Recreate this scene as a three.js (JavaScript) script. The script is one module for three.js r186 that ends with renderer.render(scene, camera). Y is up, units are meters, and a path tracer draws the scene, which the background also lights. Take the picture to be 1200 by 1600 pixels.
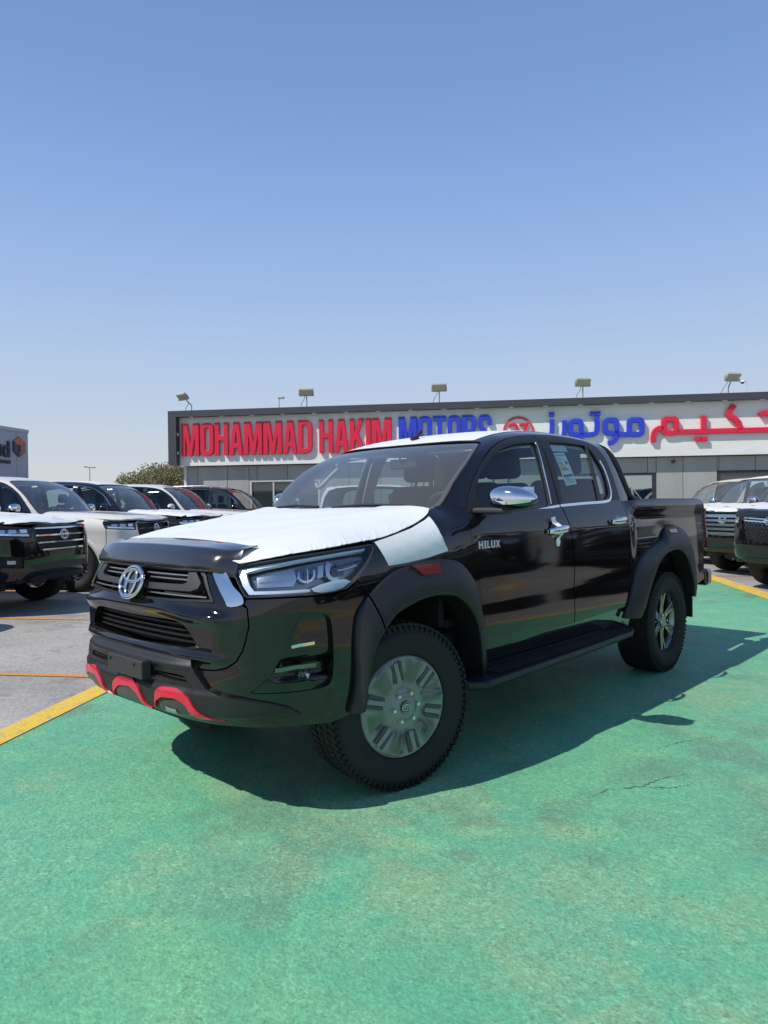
import * as THREE from 'three';
import { mergeGeometries, mergeVertices } from 'three/addons/utils/BufferGeometryUtils.js';
import { RoundedBoxGeometry } from 'three/addons/geometries/RoundedBoxGeometry.js';
import { FontLoader } from 'three/addons/loaders/FontLoader.js';
import { TextGeometry } from 'three/addons/geometries/TextGeometry.js';

// ---------------------------------------------------------------- camera, sky, sun, exposure
const scene = new THREE.Scene();
const camera = new THREE.PerspectiveCamera(71.56, 768 / 1024, 0.05, 2000);
{
  const yaw = 46.84 * Math.PI / 180, pitch = -0.54 * Math.PI / 180;
  camera.position.set(-2.494, 1.332, 3.08);
  camera.lookAt(camera.position.x + Math.sin(yaw) * Math.cos(pitch), camera.position.y + Math.sin(pitch), camera.position.z - Math.cos(yaw) * Math.cos(pitch));
  camera.rotateZ(-0.67 * Math.PI / 180);
  camera.updateMatrixWorld(true);
}
const SUN = new THREE.Vector3(-0.638, 0.745, -0.196).normalize();
const renderer = new THREE.WebGLRenderer({ antialias: true });
renderer.setSize(768, 1024);
renderer.toneMapping = THREE.LinearToneMapping;
renderer.toneMappingExposure = 1.04;
renderer.shadowMap.enabled = true;
renderer.shadowMap.type = THREE.PCFSoftShadowMap;
{ // clear sky: air only, deeper blue overhead, dusty and pale at the horizon
  const W = 64, H = 512, d = new Float32Array(W * H * 4);
  const stops = [[-90, [.42, .41, .38]], [-2, [.62, .61, .585]], [0, [.64, .64, .625]], [3, [.595, .64, .68]], [6.5, [.515, .61, .735]], [11, [.43, .56, .765]], [16, [.345, .49, .765]], [22, [.26, .41, .725]], [28, [.20, .34, .65]], [40, [.135, .25, .53]], [60, [.10, .19, .42]], [90, [.085, .165, .37]]];
  for (let j = 0; j < H; j++) {
    const el = (j + .5) / H * 180 - 90;
    let k = 0; while (k < stops.length - 2 && stops[k + 1][0] < el) k++;
    const [e0, c0] = stops[k], [e1, c1] = stops[k + 1];
    let t = Math.min(1, Math.max(0, (el - e0) / (e1 - e0)));
    for (let i = 0; i < W; i++) {
      const q = (j * W + i) * 4;
      for (let c = 0; c < 3; c++) d[q + c] = c0[c] + (c1[c] - c0[c]) * t;
      d[q + 3] = 1;
    }
  }
  const sky = new THREE.DataTexture(d, W, H, THREE.RGBAFormat, THREE.FloatType);
  sky.mapping = THREE.EquirectangularReflectionMapping;
  sky.magFilter = THREE.LinearFilter; sky.minFilter = THREE.LinearFilter; sky.needsUpdate = true;
  scene.background = sky; scene.environment = sky;
}
const sun = new THREE.DirectionalLight(new THREE.Color(1, .955, .88), 4.2);
sun.position.copy(SUN).multiplyScalar(60);
sun.castShadow = true;
sun.shadow.mapSize.set(4096, 4096);
Object.assign(sun.shadow.camera, { left: -40, right: 40, top: 40, bottom: -40, near: 1, far: 160 });
sun.shadow.radius = 1;
scene.add(sun);
scene.add(sun.target);

// ---------------------------------------------------------------- helpers
let seed = 20240611;
const rnd = () => { seed = (seed * 1664525 + 1013904223) >>> 0; return seed / 4294967296; };
const V = (x, y, z) => new THREE.Vector3(x, y, z);
const lerp = (a, b, t) => a + (b - a) * t;
const clamp = (x, a = 0, b = 1) => Math.min(b, Math.max(a, x));
const sstep = (a, b, x) => { const t = clamp((x - a) / (b - a)); return t * t * (3 - 2 * t); };
// smooth interpolation of a table [[x, v], ...] (monotone cubic)
function table(pts) {
  const n = pts.length, X = pts.map(p => p[0]), Y = pts.map(p => p[1]), m = new Array(n), d = [];
  for (let i = 0; i < n - 1; i++) d.push((Y[i + 1] - Y[i]) / (X[i + 1] - X[i]));
  m[0] = d[0]; m[n - 1] = d[n - 2];
  for (let i = 1; i < n - 1; i++) {
    if (d[i - 1] * d[i] <= 0) m[i] = 0;
    else { const h0 = X[i] - X[i - 1], h1 = X[i + 1] - X[i], w1 = 2 * h1 + h0, w2 = h1 + 2 * h0; m[i] = (w1 + w2) / (w1 / d[i - 1] + w2 / d[i]); }
  }
  return x => {
    if (x <= X[0]) return Y[0] + m[0] * (x - X[0]);
    if (x >= X[n - 1]) return Y[n - 1] + m[n - 1] * (x - X[n - 1]);
    let k = 0; while (X[k + 1] < x) k++;
    const h = X[k + 1] - X[k], t = (x - X[k]) / h, t2 = t * t, t3 = t2 * t;
    return Y[k] * (2 * t3 - 3 * t2 + 1) + m[k] * h * (t3 - 2 * t2 + t) + Y[k + 1] * (3 * t2 - 2 * t3) + m[k + 1] * h * (t3 - t2);
  };
}
// Catmull-Rom through 2D points
function smooth(pts, closed = false, seg = 6) {
  const c = new THREE.CatmullRomCurve3(pts.map(p => V(p[0], p[1], 0)), closed, 'centripetal');
  const n = seg * (closed ? pts.length : pts.length - 1), out = [];
  for (let i = 0; i < n + (closed ? 0 : 1); i++) { const p = c.getPoint(i / n); out.push([p.x, p.y]); }
  return out;
}
const area2 = p => { let a = 0; for (let i = 0; i < p.length; i++) { const q = p[(i + 1) % p.length]; a += p[i][0] * q[1] - q[0] * p[i][1]; } return a / 2; };
// move a closed outline inwards by d
function inset(poly, d) {
  const p = area2(poly) < 0 ? poly.slice().reverse() : poly, n = p.length, out = [];
  for (let i = 0; i < n; i++) {
    const a = p[(i + n - 1) % n], b = p[i], c = p[(i + 1) % n];
    let e1 = [b[0] - a[0], b[1] - a[1]], e2 = [c[0] - b[0], c[1] - b[1]];
    const l1 = Math.hypot(...e1) || 1e-9, l2 = Math.hypot(...e2) || 1e-9;
    const n1 = [-e1[1] / l1, e1[0] / l1], n2 = [-e2[1] / l2, e2[0] / l2];
    let mx = n1[0] + n2[0], my = n1[1] + n2[1]; const ml = mx * mx + my * my;
    const k = ml < .4 ? 2 / .4 : 2 / ml;
    out.push([b[0] + mx * d * k / 1, b[1] + my * d * k / 1].map((v, j) => b[j] + (v - b[j]) * .5 * 1));
  }
  return out;
}
// outline of an open stroke of width w (number or function of 0..1)
function stroke(pts, w, squash = 1) {
  const n = pts.length, L = [], Rr = [], wf = typeof w === 'function' ? w : () => w;
  for (let i = 0; i < n; i++) {
    const a = pts[Math.max(0, i - 1)], c = pts[Math.min(n - 1, i + 1)], b = pts[i];
    let d1 = [b[0] - a[0], b[1] - a[1]], d2 = [c[0] - b[0], c[1] - b[1]];
    const l1 = Math.hypot(...d1), l2 = Math.hypot(...d2);
    if (l1 > 0) d1 = d1.map(v => v / l1); if (l2 > 0) d2 = d2.map(v => v / l2);
    if (l1 === 0) d1 = d2; if (l2 === 0) d2 = d1;
    let nx = -(d1[1] + d2[1]), ny = d1[0] + d2[0]; const l = Math.hypot(nx, ny) || 1; nx /= l; ny /= l;
    const k = Math.min(2, 1 / Math.max(.35, Math.abs(nx * -d1[1] + ny * d1[0])));
    const h = wf(i / (n - 1)) / 2 * k;
    L.push([b[0] + nx * h, b[1] + ny * h]); Rr.push([b[0] - nx * h, b[1] - ny * h]);
  }
  return L.concat(Rr.reverse());
}
const densify = (poly, m, closed = true) => {
  const out = [];
  for (let i = 0; i < poly.length - (closed ? 0 : 1); i++) {
    const a = poly[i], b = poly[(i + 1) % poly.length], k = Math.max(1, Math.ceil(Math.hypot(b[0] - a[0], b[1] - a[1]) / m));
    for (let j = 0; j < k; j++) out.push([lerp(a[0], b[0], j / k), lerp(a[1], b[1], j / k)]);
  }
  if (!closed) out.push(poly[poly.length - 1]);
  return out;
};
// a panel cut from the surface surf(a, b): outline and holes in the surface's own coordinates (metres), edges turned inwards by lip
const E_ = .003;
function surfNormal(surf, a, b, out = V(0, 0, 0)) {
  const p = surf(a + E_, b), q = surf(a - E_, b), r = surf(a, b + E_), s = surf(a, b - E_);
  p.sub(q); r.sub(s);
  return out.crossVectors(p, r).normalize();
}
function panel(surf, outline, o = {}) {
  const { holes = [], step = .06, lift = 0, lip = .014, round = 0, uvScale = 1 } = o;
  const st = Array.isArray(step) ? step : [step, step];
  const m = Math.min(...st);
  let out = densify(area2(outline) < 0 ? outline.slice().reverse() : outline, m);
  const hs = holes.map(h => densify(area2(h) > 0 ? h.slice().reverse() : h, m));
  const toV = p => p.map(q => new THREE.Vector2(q[0], q[1]));
  const all = out.concat(...hs);
  const tris = THREE.ShapeUtils.triangulateShape(toV(out), hs.map(toV));
  const pos = [], nor = [], uv = [], idx = [];
  const cache = new Map();
  const liftF = typeof lift === 'function' ? lift : () => lift;
  const vert = (a, b) => {
    const key = Math.round(a * 2e5) + '_' + Math.round(b * 2e5);
    let i = cache.get(key);
    if (i === undefined) {
      i = pos.length / 3; cache.set(key, i);
      const p = surf(a, b), n = surfNormal(surf, a, b), l = liftF(a, b);
      pos.push(p.x + n.x * l, p.y + n.y * l, p.z + n.z * l); nor.push(n.x, n.y, n.z); uv.push(a * uvScale, b * uvScale);
    }
    return i;
  };
  const clip = (poly, ax, v, sgn) => {
    const r = [];
    for (let i = 0; i < poly.length; i++) {
      const A = poly[i], B = poly[(i + 1) % poly.length], da = (A[ax] - v) * sgn, db = (B[ax] - v) * sgn;
      if (da >= 0) r.push(A);
      if ((da > 0 && db < 0) || (da < 0 && db > 0)) { const t = da / (da - db), q = [0, 0]; q[ax] = v; q[1 - ax] = lerp(A[1 - ax], B[1 - ax], t); r.push(q); }
    }
    return r;
  };
  for (const t of tris) {
    let T = t.map(i => all[i]);
    if (area2(T) < 0) T.reverse();
    const a0 = Math.floor(Math.min(...T.map(p => p[0])) / st[0]), a1 = Math.ceil(Math.max(...T.map(p => p[0])) / st[0]);
    for (let i = a0; i < a1; i++) {
      let c = clip(clip(T, 0, i * st[0], 1), 0, (i + 1) * st[0], -1);
      if (c.length < 3) continue;
      const b0 = Math.floor(Math.min(...c.map(p => p[1])) / st[1]), b1 = Math.ceil(Math.max(...c.map(p => p[1])) / st[1]);
      for (let j = b0; j < b1; j++) {
        const e = clip(clip(c, 1, j * st[1], 1), 1, (j + 1) * st[1], -1);
        if (e.length < 3 || Math.abs(area2(e)) < 1e-9) continue;
        const id = e.map(p => vert(p[0], p[1]));
        for (let k = 1; k < id.length - 1; k++) if (id[0] !== id[k] && id[k] !== id[k + 1] && id[0] !== id[k + 1]) idx.push(id[0], id[k], id[k + 1]);
      }
    }
  }
  if (lip) for (const ring of [out, ...hs]) {
    const n = ring.length;
    for (let i = 0; i < n; i++) {
      const A = ring[i], B = ring[(i + 1) % n];
      const P = [A, B].map(q => { const p = surf(q[0], q[1]), nn = surfNormal(surf, q[0], q[1]); const l = liftF(q[0], q[1]); return [p.clone().addScaledVector(nn, l), p.clone().addScaledVector(nn, l - lip)]; });
      const fn = V(0, 0, 0).crossVectors(P[0][1].clone().sub(P[0][0]), P[1][0].clone().sub(P[0][0])).normalize();
      const k = pos.length / 3;
      for (const v of [P[0][0], P[0][1], P[1][1], P[1][0]]) { pos.push(v.x, v.y, v.z); nor.push(fn.x, fn.y, fn.z); uv.push(A[0] * uvScale, A[1] * uvScale); }
      idx.push(k, k + 1, k + 2, k, k + 2, k + 3);
    }
  }
  const g = new THREE.BufferGeometry();
  g.setAttribute('position', new THREE.Float32BufferAttribute(pos, 3));
  g.setAttribute('normal', new THREE.Float32BufferAttribute(nor, 3));
  g.setAttribute('uv', new THREE.Float32BufferAttribute(uv, 2));
  g.setIndex(idx);
  return g;
}
// the same geometry on the other side of the car
function mirror(g) {
  const h = g.clone(), p = h.attributes.position, n = h.attributes.normal;
  for (let i = 0; i < p.count; i++) { p.setZ(i, -p.getZ(i)); if (n) n.setZ(i, -n.getZ(i)); }
  if (h.index) { const ix = h.index; for (let i = 0; i < ix.count; i += 3) { const t = ix.getX(i + 1); ix.setX(i + 1, ix.getX(i + 2)); ix.setX(i + 2, t); } }
  else { for (const k in h.attributes) { const a = h.attributes[k], s = a.itemSize; for (let i = 0; i < a.count; i += 3) for (let c = 0; c < s; c++) { const q = a.array, x = q[(i + 1) * s + c]; q[(i + 1) * s + c] = q[(i + 2) * s + c]; q[(i + 2) * s + c] = x; } } }
  return h;
}
// grid surface from rows of points
function gridGeo(rows, closeU = false) {
  const pos = [], uv = [], idx = [], m = rows.length, n = rows[0].length;
  for (let i = 0; i < m; i++) for (let j = 0; j < n; j++) { const p = rows[i][j]; pos.push(p.x, p.y, p.z); uv.push(j / (n - 1), i / (m - 1)); }
  for (let i = 0; i < m - (closeU ? 0 : 1); i++) for (let j = 0; j < n - 1; j++) {
    const a = i * n + j, b = ((i + 1) % m) * n + j;
    idx.push(a, a + 1, b + 1, a, b + 1, b);
  }
  const g = new THREE.BufferGeometry();
  g.setAttribute('position', new THREE.Float32BufferAttribute(pos, 3));
  g.setAttribute('uv', new THREE.Float32BufferAttribute(uv, 2));
  g.setIndex(idx); g.computeVertexNormals();
  return g;
}
const strip3 = g => { const h = g.index ? g.toNonIndexed() : g; for (const k of Object.keys(h.attributes)) if (!['position', 'normal', 'uv'].includes(k)) h.deleteAttribute(k); h.morphAttributes = {}; return h; };
const join = list => mergeGeometries(list.map(strip3), false);
function mesh(name, geo, mat, parent) {
  const g = Array.isArray(geo) ? (geo.length === 1 ? geo[0] : join(geo)) : geo;
  const o = new THREE.Mesh(g, mat); o.name = name; o.castShadow = o.receiveShadow = true;
  if (parent) parent.add(o);
  return o;
}
const taken = new Map();
const numbered = n => { const k = taken.get(n) || 0; taken.set(n, k + 1); return k ? n + '_' + String(k).padStart(3, '0') : n; };
function thing(name, label, category, pos = [0, 0, 0], turn = 0, group) {
  const o = new THREE.Group(); o.name = numbered(name); o.position.set(...pos); o.rotation.y = turn; o.userData = { label, category };
  if (group) o.userData.group = group;
  scene.add(o); return o;
}
function struct(name, geo, mat) { const o = mesh(numbered(name), geo, mat, scene); o.userData.kind = 'structure'; return o; }
const box = (w, h, d, x = 0, y = 0, z = 0) => { const g = new THREE.BoxGeometry(w, h, d); g.translate(x, y, z); return g; };
const rbox = (w, h, d, r, x = 0, y = 0, z = 0, s = 2) => { const g = new RoundedBoxGeometry(w, h, d, s, r); g.translate(x, y, z); return g; };
const tube = (pts, r, seg = 24, rad = 8, closed = false) => new THREE.TubeGeometry(new THREE.CatmullRomCurve3(pts.map(p => p.isVector3 ? p : V(...p)), closed, 'centripetal'), seg, r, rad, closed);
function rod(a, b, r, rad = 8, r2 = r) {
  a = a.isVector3 ? a : V(...a); b = b.isVector3 ? b : V(...b);
  const d = b.clone().sub(a), g = new THREE.CylinderGeometry(r2, r, d.length(), rad);
  g.applyQuaternion(new THREE.Quaternion().setFromUnitVectors(V(0, 1, 0), d.clone().normalize()));
  g.translate(...a.clone().add(b).multiplyScalar(.5).toArray()); return g;
}
function shapeOf(outline, holes = []) {
  const s = new THREE.Shape(outline.map(p => new THREE.Vector2(p[0], p[1])));
  for (const h of holes) s.holes.push(new THREE.Path(h.map(p => new THREE.Vector2(p[0], p[1]))));
  return s;
}
const extr = (outline, depth, bevel = 0, holes = []) => new THREE.ExtrudeGeometry(shapeOf(outline, holes), { depth, bevelEnabled: bevel > 0, bevelSize: bevel, bevelThickness: bevel, bevelSegments: 2, curveSegments: 6, bevelOffset: -bevel });
const circlePts = (r, n = 40, cx = 0, cy = 0, ry = r) => Array.from({ length: n }, (_, i) => [cx + r * Math.cos(i / n * 2 * Math.PI), cy + ry * Math.sin(i / n * 2 * Math.PI)]);
const roundRect = (x0, y0, x1, y1, r, k = 5) => {
  const out = []; for (const [cx, cy, a] of [[x1 - r, y0 + r, -90], [x1 - r, y1 - r, 0], [x0 + r, y1 - r, 90], [x0 + r, y0 + r, 180]])
    for (let i = 0; i <= k; i++) { const t = (a + 90 * i / k) * Math.PI / 180; out.push([cx + r * Math.cos(t), cy + r * Math.sin(t)]); }
  return out;
};
// value noise, tileable
function noiseField(n, cell, sd) {
  const c = Math.round(n / cell), g = new Float32Array(c * c); let s = sd >>> 0;
  for (let i = 0; i < c * c; i++) { s = (s * 1664525 + 1013904223) >>> 0; g[i] = s / 4294967296; }
  return (x, y) => {
    const fx = x / cell, fy = y / cell, ix = Math.floor(fx), iy = Math.floor(fy);
    let tx = fx - ix, ty = fy - iy; tx = tx * tx * (3 - 2 * tx); ty = ty * ty * (3 - 2 * ty);
    const a = ((ix % c) + c) % c, b = (a + 1) % c, d = ((iy % c) + c) % c, e = (d + 1) % c;
    return lerp(lerp(g[d * c + a], g[d * c + b], tx), lerp(g[e * c + a], g[e * c + b], tx), ty);
  };
}
function texture(n, fn, srgb = true, m = n) {
  const d = new Uint8Array(n * m * 4);
  for (let j = 0; j < m; j++) for (let i = 0; i < n; i++) { const c = fn(i, j), q = (j * n + i) * 4; d[q] = clamp(c[0], 0, 255); d[q + 1] = clamp(c[1], 0, 255); d[q + 2] = clamp(c[2], 0, 255); d[q + 3] = 255; }
  const t = new THREE.DataTexture(d, n, m, THREE.RGBAFormat); t.wrapS = t.wrapT = THREE.RepeatWrapping;
  t.magFilter = THREE.LinearFilter; t.minFilter = THREE.LinearMipmapLinearFilter; t.generateMipmaps = true; if (srgb) t.colorSpace = THREE.SRGBColorSpace; t.needsUpdate = true;
  return t;
}

// ---------------------------------------------------------------- vehicle body surfaces
// x runs from nose (-) to tail (+) with the front axle at 0, y up, z to the left side of the car
function makeBody(p) {
  // plan curve, front centre -> left side -> tail centre, by arc length
  const cr = new THREE.CatmullRomCurve3(p.plan.map(q => V(q[0], 0, q[1])), false, 'centripetal');
  const N = 3000, T = []; let L = 0, pv = null;
  for (let i = 0; i <= N; i++) { const q = cr.getPoint(i / N); if (pv) L += q.distanceTo(pv); T.push([L, q.x, q.z]); pv = q; }
  if (p.axleU) { // keep the side's coordinates fixed whatever the nose's curve
    let k = 0; while (T[k][1] < 0) k++; const l0 = T[k][0], f = p.axleU / l0; for (let i = 0; i <= N; i++) T[i][0] = i <= k ? T[i][0] * f : T[i][0] + p.axleU - l0;
  }
  const at = u => {
    let lo = 0, hi = N; while (hi - lo > 1) { const m = (lo + hi) >> 1; if (T[m][0] <= u) lo = m; else hi = m; }
    const a = T[lo], b = T[hi], t = (u - a[0]) / (b[0] - a[0]); return [lerp(a[1], b[1], t), lerp(a[2], b[2], t)];
  };
  const find = (k, v) => { for (let i = 1; i <= N; i++) if ((T[i - 1][k] - v) * (T[i][k] - v) <= 0 && T[i][k] !== T[i - 1][k]) return lerp(T[i - 1][0], T[i][0], (v - T[i - 1][k]) / (T[i][k] - T[i - 1][k])); return 0; };
  const uX = x => find(1, x), uZ = z => z < 0 ? -find(2, -z) : (z === 0 ? 0 : find(2, z));
  const wrap = (u, y) => {
    const s = u < 0 ? -1 : 1, a = Math.abs(u);
    const [x, z] = at(a), [x0, z0] = at(Math.max(0, a - .008)), [x1, z1] = at(a + .008);
    let dx = x1 - x0, dz = z1 - z0; if (a < .008) { dx = 0; dz = 1; }
    const l = Math.hypot(dx, dz); const o = p.off(a, x, y, z);
    return V(x - dz / l * o, y, s * (z + dx / l * o));
  };
  // greenhouse: stations along x, w = 0 at the belt, 1 at the roof's centre line
  const ct = p.cab.map((q, i) => [i / (p.cab.length - 1), q[0], q[1]]);
  const cz = table(ct.map(q => [q[0], q[1]])), cy = table(ct.map(q => [q[0], q[2]]));
  const kz = table(p.kz), ky = table(p.ky), by = p.cab[0][1];
  const cab = (x, w) => w <= 1 ? V(x, by + (cy(w) - by) * ky(x), cz(w) * kz(x)) : V(x, by + (cy(2 - w) - by) * ky(x), -cz(2 - w) * kz(x));
  const hood = (z, x) => V(x, p.hood(x, Math.abs(z)), z);
  return { wrap, uX, uZ, cab, hood, p };
}
const TRUCK = (() => {
  const D = table([[.38, -.065], [.46, -.034], [.53, -.016], [.58, -.007], [.62, -.0015], [.66, .0006], [.69, .0010], [.73, .0004], [.77, -.0010], [.81, -.0020], [.845, -.0018], [.89, .0004], [.94, .0026], [.98, .0034], [1.04, .0033], [1.10, .0029], [1.15, .0024], [1.18, .002], [1.21, -.005], [1.25, -.017], [1.30, -.036], [1.36, -.062], [1.45, -.11]]);
  const LENS = table([[.5, 0], [.76, 0], [.80, .0001], [.845, .0008], [.89, .0021], [.94, .0033], [.98, .0037], [1.04, .0033], [1.10, .0018], [1.15, .0007], [1.18, 0], [1.5, 0]]); // shallow scoop in the front door
  const BED = table([[.38, -.05], [.5, -.02], [.62, .0], [.8, .0], [.95, -.004], [1.06, -.010], [1.15, -.020], [1.22, -.023], [1.27, -.016], [1.31, -.014], [1.34, -.022], [1.36, -.040], [1.40, -.09]]);
  const yE = table([[-.9, 1.085], [-.78, 1.09], [-.5, 1.125], [-.2, 1.17], [.0, 1.215], [.2, 1.275], [.36, 1.325], [.6, 1.34]]);
  const aE = table([[-.9, .05], [-.5, .06], [-.2, .075], [0, .10], [.2, .15], [.36, .19], [.5, .16], [.62, .1]]);
  const Tf = table([[-.6, .02], [-.42, 0], [-.22, -.02], [-.14, -.10], [-.09, -.26], [-.05, -.52], [-.02, -.80], [0, -1], [.02, -1.28], [.06, -2]]);
  const F = table([[.30, -.20], [.38, -.08], [.44, -.03], [.50, -.005], [.62, .0], [.70, -.004], [.78, -.002], [.86, .0], [.92, -.008], [.98, -.025], [1.04, -.050], [1.10, -.085], [1.16, -.15]]);
  const off = (u, x, y, z) => {
    const wf = sstep(.62, .83, z) * (x < 1 ? 1 : 1); // front face -> side
    const side = (() => {
      const fen = Tf(y - yE(x)) * aE(x) + (y < 1 ? D(y) * .6 : D(1) * .6);
      const d = D(y) + LENS(y) * sstep(.50, .85, x) * (1 - sstep(1.45, 2.15, x)), b = BED(y);
      const s1 = sstep(.40, .62, x), s2 = sstep(2.36, 2.52, x);
      return lerp(lerp(fen, d, s1), b, s2);
    })();
    if (x > 4.05) return side * sstep(.3, .8, z);
    return x < 0 ? lerp(F(y), side, wf) : side;
  };
  const hc = table([[-.92, 1.085], [-.86, 1.118], [-.76, 1.152], [-.5, 1.205], [-.2, 1.258], [.1, 1.305], [.3, 1.328], [.5, 1.345]]);
  const hz = table([[-.9, .50], [-.77, .59], [-.66, .70], [-.56, .752], [-.31, .80], [-.02, .803], [.12, .795], [.24, .78], [.35, .745], [.5, .69]]);
  const yH = table([[-.9, 1.065], [-.77, 1.089], [-.56, 1.131], [-.31, 1.154], [-.16, 1.168], [-.02, 1.19], [.12, 1.222], [.24, 1.259], [.35, 1.305], [.45, 1.325]]);
  const hood = (x, z) => {
    const e = hz(x), t = clamp(z / e, 0, 1.3), c = hc(x), ye = yH(x) + .002;
    // broad centre plateau with a soft shoulder and a rounded edge
    const f = 1 - .30 * Math.pow(t, 2) - .70 * Math.pow(t, 7);
    const sh = .010 * (sstep(.52, .62, t) - .4) * sstep(-.85, -.3, x) * (1 - sstep(.8, 1, t));
    return ye + (c - ye) * f + sh;
  };
  return makeBody({
    plan: [[-.905, 0], [-.902, .22], [-.887, .41], [-.844, .57], [-.766, .698], [-.645, .79], [-.48, .847], [-.2, .873], [.2, .887], [.6, .897], [1.5, .906], [2.4, .905], [3.1, .90], [3.8, .886], [4.03, .868], [4.11, .835], [4.15, .76], [4.175, .4], [4.18, 0]],
    off, axleU: 1.547,
    cab: [[.880, 1.24], [.866, 1.30], [.845, 1.39], [.815, 1.50], [.78, 1.62], [.748, 1.71], [.71, 1.772], [.65, 1.812], [.56, 1.838], [.4, 1.856], [.2, 1.863], [0, 1.865]],
    kz: [[.2, .60], [.3, .70], [.4, .80], [.5, .88], [.6, .93], [.75, .965], [.95, .985], [1.2, 1], [2.0, 1], [2.35, .985], [2.6, .95]],
    ky: [[.3, .42], [.6, .58], [.8, .69], [1.0, .79], [1.2, .875], [1.4, .925], [1.6, .95], [1.8, .96], [2.15, .953], [2.4, .925], [2.6, .89]],
    hood,
  });
})();

// ---------------------------------------------------------------- materials shared by the vehicles
const lin = (r, g, b) => new THREE.Color().setRGB(r, g, b);
const std = (c, roughness = .6, metalness = 0, extra = {}) => new THREE.MeshStandardMaterial(Object.assign({ color: lin(...c), roughness, metalness }, extra));
const phys = o => new THREE.MeshPhysicalMaterial(o);
const paint = (c, r = .06) => phys({ color: lin(...c), roughness: r, metalness: 0, ior: 1.64, clearcoat: .0 });
const wrinkleTex = (() => { // soft puckers of loose protective film
  const n = 512, a = noiseField(n, 64, 11), b = noiseField(n, 32, 12), c = noiseField(n, 16, 13), d = noiseField(n, 4, 14);
  return texture(n, (i, j) => { const v = 255 * clamp(.5 * a(i + 30 * b(i, j), j * 2) + .3 * b(i, j * 2) + .15 * c(i * 2, j) + .05 * d(i, j)); return [v, v, v]; }, false);
})();
const leatherTex = (() => { const n = 256, a = noiseField(n, 4, 21), b = noiseField(n, 2, 22), c = noiseField(n, 32, 23); return texture(n, (i, j) => { const v = 255 * (.45 * a(i, j) + .35 * b(i, j) + .2 * c(i, j)); return [v, v, v]; }, false); })();
const M = {
  paint: paint([.0055, .005, .0055]),
  paintDark: paint([.012, .012, .016]),
  paintWhite: paint([.68, .665, .63]),
  paintCream: paint([.72, .695, .63]),
  paintSilver: phys({ color: lin(.42, .42, .43), metalness: .5, roughness: .35, clearcoat: 1, clearcoatRoughness: .03 }),
  film: phys({ color: lin(.76, .78, .76), roughness: .36, bumpMap: wrinkleTex, bumpScale: .0012, specularIntensity: .8 }),
  plastic: std([.012, .012, .013], .44, 0, { bumpMap: leatherTex, bumpScale: .0006 }),
  plasticSatin: std([.05, .052, .052], .32),
  plasticDark: std([.012, .012, .013], .5),
  plasticGrey: std([.034, .034, .036], .45, 0, { bumpMap: leatherTex, bumpScale: .0006 }),
  gloss: phys({ color: lin(.006, .006, .007), roughness: .12, clearcoat: 1, clearcoatRoughness: .03 }),
  blackTrimAndShade: std([.020, .020, .021], .75),  // black trim, also sheets whose black stands in for shade inside openings
  chrome: std([.78, .79, .80], .07, 1),
  satin: std([.55, .56, .57], .28, 1),
  darkChrome: std([.20, .205, .21], .22, 1),
  glass: phys({ color: lin(.80, .86, .85), roughness: .0, transmission: 1, thickness: 0, ior: 1.5, metalness: 0 }),
  screen: phys({ color: lin(.84, .90, .89), roughness: .0, transmission: .93, thickness: 0, ior: 1.5 }),
  tint: phys({ color: lin(.66, .76, .75), roughness: .0, transmission: 1, thickness: 0, ior: 1.5 }),
  privacy: phys({ color: lin(.16, .20, .205), roughness: .0, transmission: 1, thickness: 0, ior: 1.5 }),
  lens: phys({ color: lin(.96, .97, .98), roughness: .0, transmission: 1, thickness: 0, ior: 1.45 }),
  guide: phys({ color: lin(.74, .82, .92), roughness: .22, metalness: .25, clearcoat: 1 }),
  rubber: std([.0095, .0095, .010], .75, 0, { bumpMap: leatherTex, bumpScale: .0005 }),
  red: phys({ color: lin(.58, .012, .035), roughness: .32, clearcoat: .5 }),
  redLens: phys({ color: lin(.30, .008, .012), roughness: .15, clearcoat: 1 }),
  redRefl: phys({ color: lin(.34, .03, .035), roughness: .25, clearcoat: 1 }),
  alloy: std([.46, .47, .48], .27, 1),
  wheelFilm: phys({ color: lin(.21, .225, .205), roughness: .22, clearcoat: .8, clearcoatRoughness: .08 }),
  wheelDisc: phys({ color: lin(.21, .225, .205), roughness: .22, clearcoat: .8, clearcoatRoughness: .08, vertexColors: true }),
  wheelSlot: phys({ color: lin(.035, .038, .04), roughness: .3, clearcoat: .6 }),
  fabric: std([.022, .022, .024], .85, 0, { bumpMap: leatherTex, bumpScale: .001 }),
  dash: std([.025, .025, .027], .65),
  lining: std([.40, .40, .385], .85),
  tape: std([.86, .90, .90], .6),
  under: std([.010, .010, .010], .9),
  badge: std([.80, .82, .84], .42, .75),
  slat: std([.30, .30, .31], .35, .8),
  wheelGrey: std([.26, .27, .27], .26, 1),
  disc: std([.32, .31, .30], .38, .9),
  amber: phys({ color: lin(.5, .16, .02), roughness: .2, clearcoat: 1 }),
};

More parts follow.
